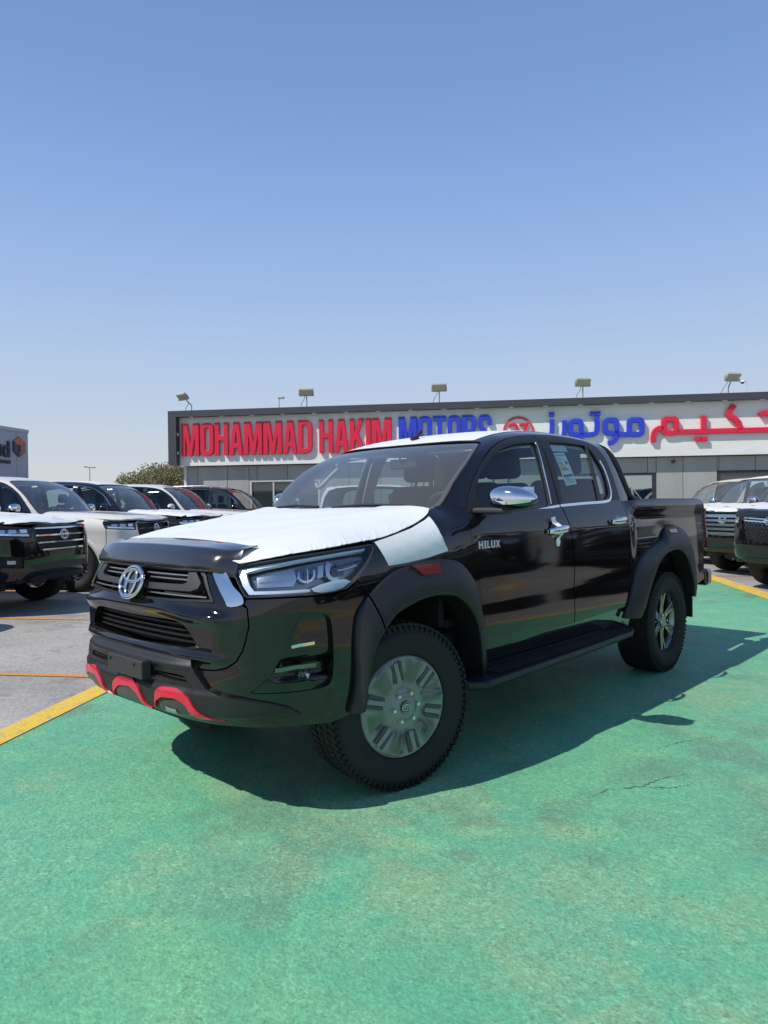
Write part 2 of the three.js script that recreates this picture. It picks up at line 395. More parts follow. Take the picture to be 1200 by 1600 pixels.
// ---------------------------------------------------------------- wheels: axis along z, outer face towards +z, centre at the origin
const tyreCache = new Map();
function tyreGeo(R, W, rim, lugs) {
  const key = [R, W, rim, lugs].join();
  if (tyreCache.has(key)) return tyreCache.get(key);
  const h = W / 2, pr = [[rim - .012, -h * .72], [rim + .004, -h * .86], [rim + .03, -h * .97], [lerp(rim, R, .45), -h * 1.06], [lerp(rim, R, .72), -h * 1.02], [R - .022, -h * .90], [R - .006, -h * .78], [R - .001, -h * .5], [R, 0], [R - .001, h * .5], [R - .006, h * .78], [R - .022, h * .90], [lerp(rim, R, .72), h * 1.02], [lerp(rim, R, .69), h * 1.035], [lerp(rim, R, .45), h * 1.06], [rim + .03, h * .97], [rim + .012, h * .93], [rim + .004, h * .86], [rim - .012, h * .72]];
  const sm = smooth(pr, false, 3);
  const g = new THREE.LatheGeometry(sm.map(p => new THREE.Vector2(p[0], p[1])), lugs ? 96 : 48);
  g.rotateX(Math.PI / 2);
  const list = [];
  if (lugs) {
    const n = 72;
    for (let i = 0; i < n; i++) {
      const a = i / n * 2 * Math.PI;
      for (const [z, w, l, tw, da] of [[-h * .78, .048, .025, .42, 0], [h * .78, .048, .025, -.42, .5], [-h * .40, .042, .023, -.35, .25], [h * .40, .042, .023, .35, .75], [0, .036, .021, .5, .1]]) {
        const b = new THREE.BoxGeometry(l, .012, w);
        b.rotateY(tw); b.translate(0, R + (Math.abs(z) > h * .6 ? -.001 : .001), z);
        b.rotateZ(-(a + da * 2 * Math.PI / n)); list.push(b);
      }
      for (const s of [-1, 1]) { const b = new THREE.BoxGeometry(.020, .022, .006); b.rotateX(-s * .35); b.translate(0, R - .019, s * h * .915); b.rotateZ(-(a + (s > 0 ? .5 : 0) * 2 * Math.PI / n)); list.push(b); }
    }
  }
  const r = [g, list.length ? join(list) : null];
  tyreCache.set(key, r); return r;
}
function emblemGeo(w, h, t) { // three interlocked ovals
  const ring = (rx, ry, cx, cy, r) => { const pts = []; for (let i = 0; i < 40; i++) { const a = i / 40 * 2 * Math.PI; pts.push(V(cx + rx * Math.cos(a), cy + ry * Math.sin(a), 0)); } const c = new THREE.CatmullRomCurve3(pts, true); return new THREE.TubeGeometry(c, 48, r, 6, true); };
  const g = join([ring(w / 2, h / 2, 0, 0, t), ring(w * .20, h * .44, 0, 0, t * .8), ring(w * .40, h * .20, 0, h * .22, t * .8)]);
  g.scale(1, 1, .7); return g;
}
function wheel(parent, x, y, z, side, o) {
  const w = new THREE.Group(); w.name = 'wheel'; w.position.set(x, y, z);
  w.rotation.y = (side > 0 ? 0 : Math.PI) + (o.steer || 0);
  parent.add(w);
  const [tg, lg] = tyreGeo(o.R, o.W, o.rim, o.lugs);
  const ty = mesh('tyre', tg, M.rubber, w);
  if (lg) { const l = mesh('tread', lg, M.rubber, w); l.userData.kind = 'stuff'; }
  const f = o.W * .30; // face of the rim
  if (o.style === 'film') {
    // pressed disc under protective film, six pairs of slots, nuts and cap standing through it
    const disc = new THREE.LatheGeometry(smooth([[0, .052], [.05, .052], [.075, .040], [.11, .036], [.16, .045], [.20, .050], [o.rim - .006, .046], [o.rim + .004, .034], [o.rim + .002, .0]], false, 5).map(p => new THREE.Vector2(p[0], p[1] + f)), 120);
    disc.rotateX(Math.PI / 2);
    { // loose film: shallow puckers between the spokes
      const p = disc.attributes.position; for (let i = 0; i < p.count; i++) { const X = p.getX(i), Y = p.getY(i), r = Math.hypot(X, Y), a = Math.atan2(Y, X); if (r > .08 && r < o.rim - .01) p.setZ(i, p.getZ(i) + .006 * Math.sin(6 * a + 1.1) * sstep(.08, .16, r) + .0022 * Math.sin(17 * a + 30 * r) * sstep(.1, .15, r)); }
      const col = []; // film lies on bright spokes and hangs over the open windows between them
      for (let i = 0; i < p.count; i++) { const X = p.getX(i), Y = p.getY(i), r = Math.hypot(X, Y), a = Math.atan2(Y, X) - Math.PI / 2 - .25, w = .5 - .5 * Math.cos(6 * a), k = sstep(.35, .8, w) * sstep(.095, .125, r) * (1 - sstep(o.rim - .025, o.rim - .008, r)); col.push(lerp(1, .42, k), lerp(1, .45, k), lerp(1, .40, k)); }
      disc.setAttribute('color', new THREE.Float32BufferAttribute(col, 3));
      disc.computeVertexNormals();
    }
    const d = mesh('rim', disc, M.wheelDisc, w);
    const slots = [], bars = [];
    for (let k = 0; k < 6; k++) for (const s of [-1, 1]) {
      const b = rbox(.018, .094, .010, .004); b.rotateZ(-s * .06); b.translate(s * .0225, .171, f + .0495); b.rotateZ(k * Math.PI / 3 + .25); slots.push(b);
    }
    for (let k = 0; k < 6; k++) { const b = rbox(.024, .10, .014, .006); b.translate(0, .17, f + .051); b.rotateZ(k * Math.PI / 3 + .25); bars.push(b); }
    for (const b of slots) mesh('slot', b, M.wheelSlot, d);
    for (const b of bars) mesh('spoke', b, M.wheelFilm, d);
    for (let k = 0; k < 6; k++) { const a = k * Math.PI / 3 + .1, n = new THREE.CylinderGeometry(.0085, .0105, .024, 6); n.rotateX(Math.PI / 2); n.translate(.068 * Math.cos(a), .068 * Math.sin(a), f + .055); mesh('lug_nut', n, M.chrome, d); }
    const cap = new THREE.CylinderGeometry(.028, .031, .012, 32); cap.rotateX(Math.PI / 2); cap.translate(0, 0, f + .056); mesh('centre_cap', cap, M.wheelSlot, d);
    const e = emblemGeo(.036, .03, .0013); e.translate(0, 0, f + .0635); mesh('emblem', [e, (() => { const t = new THREE.TorusGeometry(.0245, .0012, 6, 32); t.translate(0, 0, f + .063); return t; })()], M.chrome, d);
  } else {
    const barrel = new THREE.LatheGeometry([[o.rim - .03, -f], [o.rim - .028, f * .4], [o.rim - .012, f * .9], [o.rim + .002, f + .012], [o.rim + .006, f + .016], [o.rim + .006, f]].map(p => new THREE.Vector2(p[0], p[1])), 48);
    barrel.rotateX(Math.PI / 2);
    const d = mesh('rim', barrel, o.mat || M.alloy, w);
    const back = new THREE.CylinderGeometry(o.rim - .065, o.rim - .065, .024, 36); back.rotateX(Math.PI / 2); back.translate(0, 0, -f * .35); mesh('brake_disc', back, M.disc, w);
    const cal = rbox(.07, .15, .07, .015); cal.translate(-(o.rim - .085), 0, -f * .3); mesh('brake_caliper', cal, M.disc, w);
    const n = o.spokes || 6;
    const sp = extr([[-.030, .05], [.030, .05], [.026, .12], [.046, o.rim - .012], [.022, o.rim - .006], [0, .15], [-.022, o.rim - .006], [-.046, o.rim - .012], [-.026, .12]], .022, .005);
    for (let k = 0; k < n; k++) {
      const s = sp.clone(), p = s.attributes.position; for (let i = 0; i < p.count; i++) p.setZ(i, p.getZ(i) - .02 + .02 * Math.pow(Math.hypot(p.getX(i), p.getY(i)) / o.rim, 2));
      s.computeVertexNormals(); s.translate(0, 0, f - .012); s.rotateZ(k * 2 * Math.PI / n + (o.phase || 0)); mesh('spoke', s, o.mat || M.alloy, d);
    }
    const hub = new THREE.CylinderGeometry(.045, .075, .05, 32); hub.rotateX(Math.PI / 2); hub.translate(0, 0, f - .014); mesh('hub', hub, o.mat || M.alloy, d);
    if (o.nuts) for (let k = 0; k < 6; k++) { const a = k * Math.PI / 3, q = new THREE.CylinderGeometry(.0085, .0105, .022, 6); q.rotateX(Math.PI / 2); q.translate(.062 * Math.cos(a), .062 * Math.sin(a), f + .008); mesh('lug_nut', q, M.chrome, d); }
  }
  return w;
}

// ---------------------------------------------------------------- the pickup truck
const font = await new FontLoader().loadAsync('fonts/droid/droid_sans_bold.typeface.json');
function textGeo(s, size, depth, sx = 1) {
  const g = new TextGeometry(s, { font, size, depth, curveSegments: 4, bevelEnabled: false });
  g.computeBoundingBox(); const b = g.boundingBox; g.translate(-(b.min.x + b.max.x) / 2, -(b.min.y + b.max.y) / 2, 0); g.scale(sx, 1, 1); return g;
}
// put a flat object (built in the xy plane, facing +z) on a surface point
function place(g, surf, a, b, lift, roll = 0) {
  const p = surf(a, b), n = surfNormal(surf, a, b), m = new THREE.Matrix4();
  const up = V(0, 1, 0).addScaledVector(n, -n.y).normalize(), r = V(0, 0, 0).crossVectors(up, n);
  m.makeBasis(r, up, n); if (roll) g.rotateZ(roll);
  g.applyMatrix4(m); p.addScaledVector(n, lift); g.translate(p.x, p.y, p.z); return g;
}
const resample = (pts, n) => { // n + 1 points at equal distances along an open polyline
  const L = [0]; for (let i = 1; i < pts.length; i++) L.push(L[i - 1] + Math.hypot(pts[i][0] - pts[i - 1][0], pts[i][1] - pts[i - 1][1]));
  const out = []; let k = 0;
  for (let i = 0; i <= n; i++) { const s = L[L.length - 1] * i / n; while (k < pts.length - 2 && L[k + 1] < s) k++; const t = (s - L[k]) / (L[k + 1] - L[k] || 1); out.push([lerp(pts[k][0], pts[k + 1][0], t), lerp(pts[k][1], pts[k + 1][1], t)]); }
  return out;
};
const symU = half => half.concat(half.slice().reverse().filter(p => Math.abs(p[0]) > 1e-6).map(p => [-p[0], p[1]]));
// wheel-arch flare between an inner and an outer line on a surface
function flareGeo(surf, inner, outer, n, h, ends = [1, 1]) {
  const I = resample(smooth(inner, false, 5), n), O = resample(smooth(outer, false, 5), n), rows = [];
  const prof = [[-.30, -.07], [-.12, -.02], [-.02, h * .72], [.0, h * .86], [.03, h * .96], [.10, h], [.35, h * .94], [.62, h * .74], [.86, h * .46], [.96, h * .30], [1, h * .16], [1.005, 0], [1.005, -.012]];
  for (let i = 0; i <= n; i++) {
    const row = [];
    for (const [k, l] of prof) {
      const a = lerp(I[i][0], O[i][0], k), b = lerp(I[i][1], O[i][1], k), kk = clamp(k, 0, 1);
      const a2 = lerp(I[i][0], O[i][0], kk), b2 = lerp(I[i][1], O[i][1], kk), nn = surfNormal(surf, a2, b2);
      if (k < 0) { const p = surf(I[i][0], I[i][1]).addScaledVector(surfNormal(surf, I[i][0], I[i][1]), l); row.push(p); }
      else row.push(surf(a, b).addScaledVector(nn, l));
    }
    rows.push(row);
  }
  return gridGeo(rows);
}
function seatGeo(w) {
  const back = rbox(.14, .62, w, .06, 0, .36, 0, 4), cush = rbox(.5, .16, w, .06, -.22, .06, 0, 4);
  const p = back.attributes.position; for (let i = 0; i < p.count; i++) { const y = p.getY(i), t = clamp((y - .05) / .62); p.setX(i, p.getX(i) + t * .14 - .03 * Math.cos(p.getZ(i) / w * 3)); p.setZ(i, p.getZ(i) * (1 - .18 * t * t)); }
  back.computeVertexNormals();
  const head = rbox(.11, .20, .27, .05, .155, .80, 0, 4), hp = head.attributes.position; for (let i = 0; i < hp.count; i++) { const y = hp.getY(i); hp.setZ(i, hp.getZ(i) * (1 - .9 * (y - .74))); } head.computeVertexNormals();
  return { back: [back, cush], head: [head], posts: [rod([.13, .66, .06], [.15, .76, .06], .007, 6), rod([.13, .66, -.06], [.15, .76, -.06], .007, 6)] };
}
function addSeat(parent, x, y, z, w, hs = true) {
  const s = seatGeo(w); const g = mesh('seat', s.back, M.fabric, parent); g.position.set(x, y, z);
  if (hs) { mesh('headrest', s.head, M.fabric, g); mesh('headrest_posts', s.posts, M.satin, g); }
  return g;
}
{
  const B = TRUCK, W = B.wrap, C = B.cab, U = B.uX;
  const T = thing('pickup_truck', 'black double-cab pickup with white film on its bonnet, standing on the green floor', 'pickup truck');
  const both = (name, f, mat, o = {}) => { const g = f(); const a = mesh(name, g, mat, o.parent || T); const b = mesh(name, Array.isArray(g) ? g.map(mirror) : mirror(g), mat, o.parent2 || o.parent || T); return [a, b]; };
  const X = (x, y) => [U(x), y];
  // ---- outlines (arc length round the body, height)
  const HL = [[.62, 1.080], [.70, 1.093], [.792, 1.105], [.955, 1.125], [1.161, 1.141], [1.372, 1.157], [1.383, 1.150], [1.378, 1.131], [1.321, 1.072], [1.239, 1.005], [1.178, .972], [1.10, .962], [1.017, .959], [.852, .960], [.722, .959], [.708, .966], [.673, 1.013]];
  const HE = [[.625, 1.089], [.79, 1.112], [.956, 1.132], [1.1, 1.145], [1.232, 1.155], [1.387, 1.169], [1.52, 1.190], [1.669, 1.222], [1.788, 1.259], [1.896, 1.306]];
  const cutA = [[2.085, 1.318], [2.074, 1.26], [2.046, 1.193], [2.050, 1.10], [2.070, 1.025], [2.121, .853], [2.165, .66], [2.19, .531]];
  const cutB = [[3.018, 1.338], [3.05, 1.20], [3.085, 1.06], [3.10, .9], [3.106, .58]];
  const cutC = [[3.900, 1.362], [3.903, 1.15], [3.90, .9], [3.885, .60]];
  const flFi = [[2.085, .42], [2.072, .472], [2.039, .614], [2.014, .718], [1.951, .809], [1.854, .875], [1.77, .893], [1.652, .896], [1.539, .877], [1.422, .837], [1.349, .774], [1.296, .711], [1.266, .636], [1.25, .558], [1.245, .45]];
  const flFo = [[2.195, .42], [2.18, .491], [2.127, .619], [2.102, .788], [2.082, .891], [2.02, .97], [1.935, 1.038], [1.841, 1.06], [1.708, 1.064], [1.581, 1.05], [1.459, 1.026], [1.363, .98], [1.289, .932], [1.232, .865], [1.213, .783], [1.208, .693], [1.212, .608], [1.205, .50], [1.19, .43]];
  const flRi = [[4.02, .52], [4.046, .563], [4.145, .701], [4.291, .857], [4.421, .926], [4.604, .955], [4.766, .946], [4.899, .876], [4.994, .746], [5.037, .659], [5.055, .56]];
  const flRo = [[3.83, .52], [3.852, .557], [3.916, .693], [4.022, .876], [4.137, .952], [4.351, 1.012], [4.50, 1.06], [4.564, 1.125], [4.72, 1.138], [4.864, 1.132], [5.025, 1.068], [5.137, .946], [5.185, .794], [5.197, .642], [5.17, .55]];
  const archF = smooth(flFi, false, 5), archR = smooth(flRi, false, 5);
  // ---- wings
  const fender = HE.slice(5).concat([[1.96, 1.325], [2.03, 1.335]], cutA, [[2.19, .45], [2.10, .45]], archF.filter(p => p[1] > .47 && p[0] > 1.33), [[1.300, .80], [1.289, .932], [1.239, 1.010], [1.321, 1.076], [1.381, 1.133]]);
  both('front_wing', () => panel(W, inset(fender, .0025), { step: .035 }), M.paint);
  // white protective film on the wing
  both('wing_film', () => panel(W, [[1.400, 1.163], [1.52, 1.185], [1.669, 1.216], [1.79, 1.253], [1.838, 1.272], [1.826, 1.23], [1.823, 1.19], [1.835, 1.14], [1.853, 1.101], [1.70, 1.076], [1.56, 1.062], [1.436, 1.055], [1.418, 1.10]], { step: .03, lift: .0025, lip: .002, uvScale: 1.6 }), M.film);
  // ---- inner dark shell seen through the shut lines
  both('inner_shell', () => panel(W, [[1.3, .6], [1.3, 1.08], [1.9, 1.18], [2.2, 1.26], [3.9, 1.31], [5.5, 1.30], [5.5, .7], [5.15, .7], [5.1, .95], [4.75, 1.05], [4.4, 1.02], [4.1, .85], [3.95, .62], [2.25, .50], [2.13, .72], [2.0, .96], [1.7, 1.03], [1.4, .96]], { step: .08, lift: -.022, lip: 0 }), M.blackTrimAndShade);
  // ---- doors
  const belt = [[2.112, 1.262], [2.35, 1.280], [2.62, 1.297], [2.883, 1.318], [3.03, 1.327], [3.30, 1.337], [3.64, 1.348], [3.91, 1.352]];
  const beltTo = (a, b) => belt.filter(p => p[0] >= a && p[0] <= b);
  const topF = [[2.077, 1.262]].concat(beltTo(2.1, 3.0), [[3.018, 1.326]]);
  const doorF = cutA.slice(2).reverse().map(p => [p[0], p[1]]).concat(topF, cutB.slice(1), [[2.8, .572], [2.4, .545]]);
  const topR = [[3.026, 1.3265]].concat(beltTo(3.04, 3.88), [[3.90, 1.352]]);
  const doorR = cutB.slice().reverse().map(p => [p[0] + .008, p[1]]).filter(p => p[1] < 1.33).concat(topR, cutC.slice(1), [[3.5, .592]]);
  const winF = [[.695, .225], [.70, .285], [.792, .382], [.949, .482], [1.071, .520], [1.212, .524], [1.398, .512], [1.404, .49], [1.350, .135], [1.343, .122], [1.099, .098], [.76, .062], [.705, .068]];
  const winR = [[1.572, .505], [1.590, .512], [1.8, .515], [2.03, .512], [2.093, .503], [2.159, .391], [2.206, .322], [2.21, .27], [2.18, .19], [2.12, .158], [2.09, .155], [1.52, .130], [1.507, .14]];
  const frameF = [[.575, .085], [.60, .173], [.632, .249], [.69, .322], [.778, .412], [.87, .487], [.978, .559], [1.08, .595], [1.184, .614], [1.46, .616], [1.462, .114], [1.35, .106], [1.099, .078], [.76, .040], [.60, .022]];
  const frameR = [[1.47, .115], [1.468, .616], [1.8, .618], [2.0, .610], [2.12, .588], [2.20, .545], [2.27, .47], [2.315, .39], [2.34, .30], [2.352, .20], [2.352, .142], [2.10, .138]];
  const both2 = (name, panels, mat) => both(name, () => panels(), mat);
  const [dfL, dfR] = both('front_door', () => [panel(W, inset(doorF, .0025), { step: [.05, .022] })], M.paint);
  const [drL, drR] = both('rear_door', () => [panel(W, inset(doorR, .0025), { step: [.05, .022] })], M.paint);
  const framesF = () => panel(C, inset(frameF, .002), { holes: [winF], step: .03, lip: .02 }), framesR = () => panel(C, inset(frameR, .002), { holes: [winR], step: .03, lip: .02 });
  both('window_frame', framesF, M.plasticDark, { parent: dfL, parent2: dfR });
  both('window_frame', framesR, M.plasticDark, { parent: drL, parent2: drR });
  both('window_pane', () => panel(C, inset(winF, -.012), { step: .06, lift: -.012, lip: 0 }), M.tint, { parent: dfL, parent2: dfR });
  both('window_pane', () => panel(C, inset(winR, -.012), { step: .06, lift: -.012, lip: 0 }), M.tint, { parent: drL, parent2: drR });
  both('window_bar', () => panel(C, [[2.058, .51], [2.082, .51], [2.050, .239], [2.038, .15], [2.014, .15], [2.026, .239]], { step: .04, lift: .001 }), M.plasticDark, { parent: drL, parent2: drR });
  // bright strip along the belt and up behind the rear window
  both('belt_trim', () => panel(C, stroke([[.80, .049], [1.099, .080], [1.35, .107], [1.458, .115]], .018), { step: .03, lift: .004, lip: .006 }), M.chrome, { parent: dfL, parent2: dfR });
  both('belt_trim', () => panel(C, stroke(smooth([[1.472, .116], [1.8, .128], [2.11, .140], [2.18, .155], [2.225, .20], [2.238, .27], [2.225, .335], [2.19, .39]], false, 4), t => t < .75 ? .018 : .020), { step: .03, lift: .004, lip: .006 }), M.chrome, { parent: drL, parent2: drR });
  both('pillar_strip', () => panel(C, stroke([[1.412, .512], [1.40, .45], [1.362, .13]], .010), { step: .03, lift: .004, lip: .005 }), M.chrome, { parent: dfL, parent2: dfR });
  // handles
  for (const [pl, pr, x0, x1, y0, y1] of [[dfL, dfR, 1.235, 1.465, 1.166, 1.180], [drL, drR, 2.065, 2.30, 1.203, 1.215]]) {
    both('handle', () => {
      const p0 = W(U(x0), y0), p1 = W(U(x1), y1), pts = [], rows = [];
      for (let i = 0; i <= 20; i++) {
        const t = i / 20, c = p0.clone().lerp(p1, t); c.z += .012 + .028 * Math.sin(Math.PI * t) ** .6; const r = .010 + .011 * Math.sin(Math.PI * clamp(t, .03, .97)) ** .5, row = [];
        for (let k = 0; k <= 12; k++) { const a = -k / 12 * 2 * Math.PI; row.push(V(c.x, c.y + r * 1.15 * Math.cos(a), c.z + r * .62 * Math.sin(a))); } rows.push(row);
      }
      return gridGeo(rows);
    }, M.chrome, { parent: pl, parent2: pr });
    both('handle_cup', () => place((() => { const g = new THREE.SphereGeometry(.045, 20, 12, 0, 2 * Math.PI, 0, Math.PI / 2); g.rotateX(Math.PI / 2); g.scale(1.25, .8, .12); return g; })(), W, U((x0 + x1) / 2), (y0 + y1) / 2, -.001), M.gloss, { parent: pl, parent2: pr });
  }
  // tape stuck over the front handle
  {
    const zf = W(U(1.33), 1.172).z, rows = [], pth = [[1.300, 1.250, .003], [1.310, 1.222, .004], [1.322, 1.196, .034], [1.332, 1.172, .050], [1.342, 1.148, .040], [1.350, 1.120, .008], [1.360, 1.090, .004], [1.366, 1.072, .003]];
    const c = new THREE.CatmullRomCurve3(pth.map(p => V(p[0], p[1], zf + p[2])));
    for (let i = 0; i <= 24; i++) { const p = c.getPoint(i / 24); rows.push([V(p.x - .024, p.y - .004, p.z), V(p.x, p.y, p.z + .001), V(p.x + .024, p.y + .004, p.z - .001)]); }
    mesh('masking_tape', gridGeo(rows), M.tape, dfL);
  }
  // badge on the front door
  { const g = textGeo('HILUX', .040, .004, 1.18); place(g, W, U(.645), 1.118, .001); mesh('door_badge', g, M.badge, dfL); }
  // ---- sill, running boards
  both('sill', () => panel(W, [[2.10, .40], [2.20, .527], [2.4, .540], [2.8, .566], [3.106, .574], [3.5, .586], [3.9, .594], [4.0, .50], [4.0, .40]], { step: .06, lift: -.02, lip: .02 }), M.gloss);
  both('running_board', () => {
    const rows = [], n = 40;
    for (let i = 0; i <= n; i++) {
      const t = i / n, x = lerp(.33, 2.40, t), e = Math.pow(clamp(Math.min(t / .05, (1 - t) / .10)), .45), zo = lerp(.86, 1.035 - .04 * Math.pow(t, 3), e), y = .445 + .012 * t, zi = .80;
      rows.push([V(x, y - .055, zi), V(x, y - .050, lerp(zi, zo, .8)), V(x, y - .040, zo - .012), V(x, y - .018, zo), V(x, y - .004, zo - .006), V(x, y, zo - .022), V(x, y - .006, zo - .035), V(x, y - .006, zi)].reverse());
    }
    return gridGeo(rows);
  }, M.plastic);
  for (let k = 0; k < 5; k++) both('step_tread', () => box(1.5, .004, .010, 1.36, .453, .885 + k * .022), M.plasticDark);
  for (const x of [.7, 1.4, 2.1]) both('board_bracket', () => rod([x, .40, .55], [x, .40, .95], .02), M.under);
  // ---- greenhouse shell: pillars and roof in one
  const wsE = [[.43, .150], [.469, .2], [.518, .27], [.576, .345], [.644, .413], [.73, .490], [.814, .56], [.90, .618], [.985, .668], [1.000, .700], [.985, .78], [.965, .86], [.952, .93], [.948, 1.0]];
  const shellHalf = wsE.concat([[2.36, 1.0], [2.375, .85], [2.40, .70], [2.428, .60], [2.46, .50], [2.496, .416], [2.535, .32], [2.55, .248], [2.545, .19], [2.528, .13], [2.36, .13]], frameR.slice(3, 11).reverse().map(p => [p[0] + .004, p[1] + .006]), [[1.8, .625]], [[1.46, .623]], frameF.slice(0, 9).reverse().map(p => [p[0] - .004, p[1] + .007]), [[.56, .05], [.47, .06]]);
  mesh('cab_shell', (() => { // left half, right half and seamless roof
    const full = shellHalf.slice(0, 14).concat([]), g = panel(C, shellHalf, { step: [.05, .025], lip: .015 }); return [g, mirror(g)];
  })(), M.paint, T);
  // film on the roof
  mesh('roof_film', (() => { const g = panel(C, [[1.012, .735], [.985, .80], [.966, .87], [.955, .93], [.951, 1.0], [2.30, 1.0], [2.32, .85], [2.33, .745], [1.8, .735], [1.4, .735]], { step: [.06, .03], lift: .003, lip: .002, uvScale: 1.4 }); return [g, mirror(g)]; })(), M.film, T);
  { // aerial stub on the roof, with the packing still on
    const a = mesh('roof_aerial', [(() => { const g = new THREE.SphereGeometry(.03, 16, 10); g.scale(1.5, .55, .8); g.translate(1.10, C(1.10, 1).y + .008, 0); return g; })(), rod([1.11, C(1.1, 1).y + .014, 0], [1.165, C(1.1, 1).y + .062, 0], .011, 10, .013)], M.plasticDark, T);
  }
  // ---- windscreen
  const wsEdge = wsE.slice(0, 9).map(p => [p[0] - .004, p[1] + .008]);
  const eT = resample(wsEdge, 60);
  const glassS = (a, b) => { // a: across (-.7..+.7), b: up (0..0.75)
    const t = clamp(b / .75) * 60, i = Math.min(59, Math.floor(t)), f = t - i, e = [lerp(eT[i][0], eT[i + 1][0], f), lerp(eT[i][1], eT[i + 1][1], f)];
    const p = C(e[0], e[1]), s = a / .7, tt = t / 60, q = 1 - s * s;
    const yc = C(.948, 1).y - .012 - C(eT[60][0], eT[60][1]).y;
    return V(p.x - lerp(.15, .048, tt) * q, p.y + lerp(-.004, yc, tt * tt) * q, p.z * s);
  };
  const wsOut = roundRect(-.695, .004, .695, .742, .03);
  const ws = mesh('windscreen', panel(glassS, wsOut, { step: .05, lip: 0 }), M.screen, T);
  mesh('windscreen_seal', panel(glassS, roundRect(-.70, .0, .70, .747, .03), { holes: [roundRect(-.672, .040, .672, .722, .05).reverse()], step: .05, lift: -.004, lip: .008 }), M.blackTrimAndShade, ws);
  for (const [s, a0, a1] of [[1, .06, .52], [1, -.55, -.06]]) mesh('wiper', [tube([glassS(a0, .03).add(V(-.012, .012, 0)), glassS((a0 + a1) / 2, .05).add(V(-.012, .014, 0)), glassS(a1, .035).add(V(-.012, .014, 0))], .007, 16, 6)], M.blackTrimAndShade, T);
  // cowl between bonnet and windscreen
  mesh('cowl', (() => { const rows = []; for (let i = 0; i <= 30; i++) { const s = lerp(-1, 1, i / 30), zz = .72 * s, xf = .325 - .10 * (1 - s * s); const p = glassS(.7 * s, .02); rows.push([V(xf - .03, B.hood(zz, clamp(xf, -.5, .4)).y - .030, zz), V(xf + .03, 1.305 - .02 * Math.abs(s), zz), V(p.x - .01, p.y - .006, p.z)]); } return gridGeo(rows); })(), M.plasticDark, T);
  // ---- rear of the cab
  const rearEdge = resample([[2.36, 1.0], [2.375, .85], [2.40, .70], [2.428, .60], [2.46, .50], [2.496, .416], [2.535, .32], [2.55, .248], [2.545, .19], [2.528, .13]], 40);
  const backPts = rearEdge.map(e => C(e[0], e[1])).sort((a, b) => a.y - b.y);
  const backS = (a, b) => { const y = clamp(b, backPts[0].y, backPts[40].y); let i = 0; while (i < 39 && backPts[i + 1].y < y) i++; const f = clamp((y - backPts[i].y) / (backPts[i + 1].y - backPts[i].y || 1)); const p = backPts[i].clone().lerp(backPts[i + 1], f); return V(p.x - .02, y, p.z * a / .7); };
  const backOut = []; for (let i = 0; i <= 10; i++) backOut.push([.69, lerp(1.33, 1.74, i / 10)]); for (let i = 0; i <= 10; i++) backOut.push([-.69, lerp(1.74, 1.33, i / 10)]);
  const rw = roundRect(-.60, 1.40, .60, 1.70, .05);
  mesh('cab_back', panel(backS, backOut.map(p => [p[0], p[1]]), { holes: [rw.slice().reverse()], step: .06, lip: .01 }), M.paint, T);
  mesh('cab_back', box(.02, .75, 1.60, 2.51, .975, 0), M.paint, T);
  mesh('rear_window', panel(backS, roundRect(-.62, 1.38, .62, 1.72, .05), { step: .08, lift: -.008, lip: 0 }), M.tint, T);
  // cab quarter behind the rear door
  both('cab_quarter', () => panel(W, inset([[3.905, .60], [3.908, 1.15], [3.905, 1.345], [4.05, 1.345], [4.05, .60]], .002), { step: .05, lip: .02 }), M.paint);
  // ---- bonnet with protective film
  const hoodHalf = [];
  for (let i = 0; i <= 24; i++) { const t = i / 24, x = lerp(-.750, .345, t), zt = table([[-.775, .583], [-.66, .695], [-.56, .748], [-.31, .795], [-.02, .798], [.12, .790], [.24, .775], [.30, .762], [.345, .735]])(x); hoodHalf.push([zt + .006, x]); }
  for (const [z, x] of [[.70, .345], [.60, .318], [.45, .282], [.25, .245], [0, .232]]) hoodHalf.push([z, x]);
  const hoodFront = [[0, -.822], [.2, -.819], [.4, -.802], [.5, -.784], [.56, -.766]];
  const hoodOut = symU(hoodFront.concat(hoodHalf));
  const bon = mesh('bonnet', panel(B.hood, inset(hoodOut, .002), { step: .05, lip: .02 }), M.paint, T);
  // film with puckered edge along the headlamp side
  const hzE = table([[-.775, .583], [-.66, .695], [-.56, .748], [-.31, .795], [.12, .79], [.345, .735]]), pk = []; // random creases running in from the bonnet's edges
  for (let i = 0; i < 46; i++) pk.push([lerp(-.62, .12, rnd()), (rnd() < .62 ? 1 : -1), .03 + .11 * rnd() ** 2, .35 + .5 * rnd(), .0006 + .0012 * rnd(), .004 + .004 * rnd()]);
  const filmS = (z, x) => {
    const p = B.hood(z, x), a = Math.abs(z), sg = Math.sign(z); let w = 0;
    for (const [cx, s0, len, sl, am, wd] of pk) { if (s0 !== sg) continue; const e = hzE(x) - a; if (e > len) continue; const d = x - cx - e * sl; if (Math.abs(d) < wd * 3) w += am * Math.exp(-d * d / (wd * wd)) * (1 - e / len); }
    p.y += .0035 + w + .0022 * Math.sin(x * 7 + z * 4) * Math.sin(z * 8 - x * 3) + .0012 * Math.sin(x * 19 - z * 13 + 2 * Math.sin(z * 6)); return p;
  };
  mesh('bonnet_film', panel(filmS, inset(hoodOut, .0025), { step: [.020, .006], lip: .003, uvScale: 1.3 }), M.film, bon);
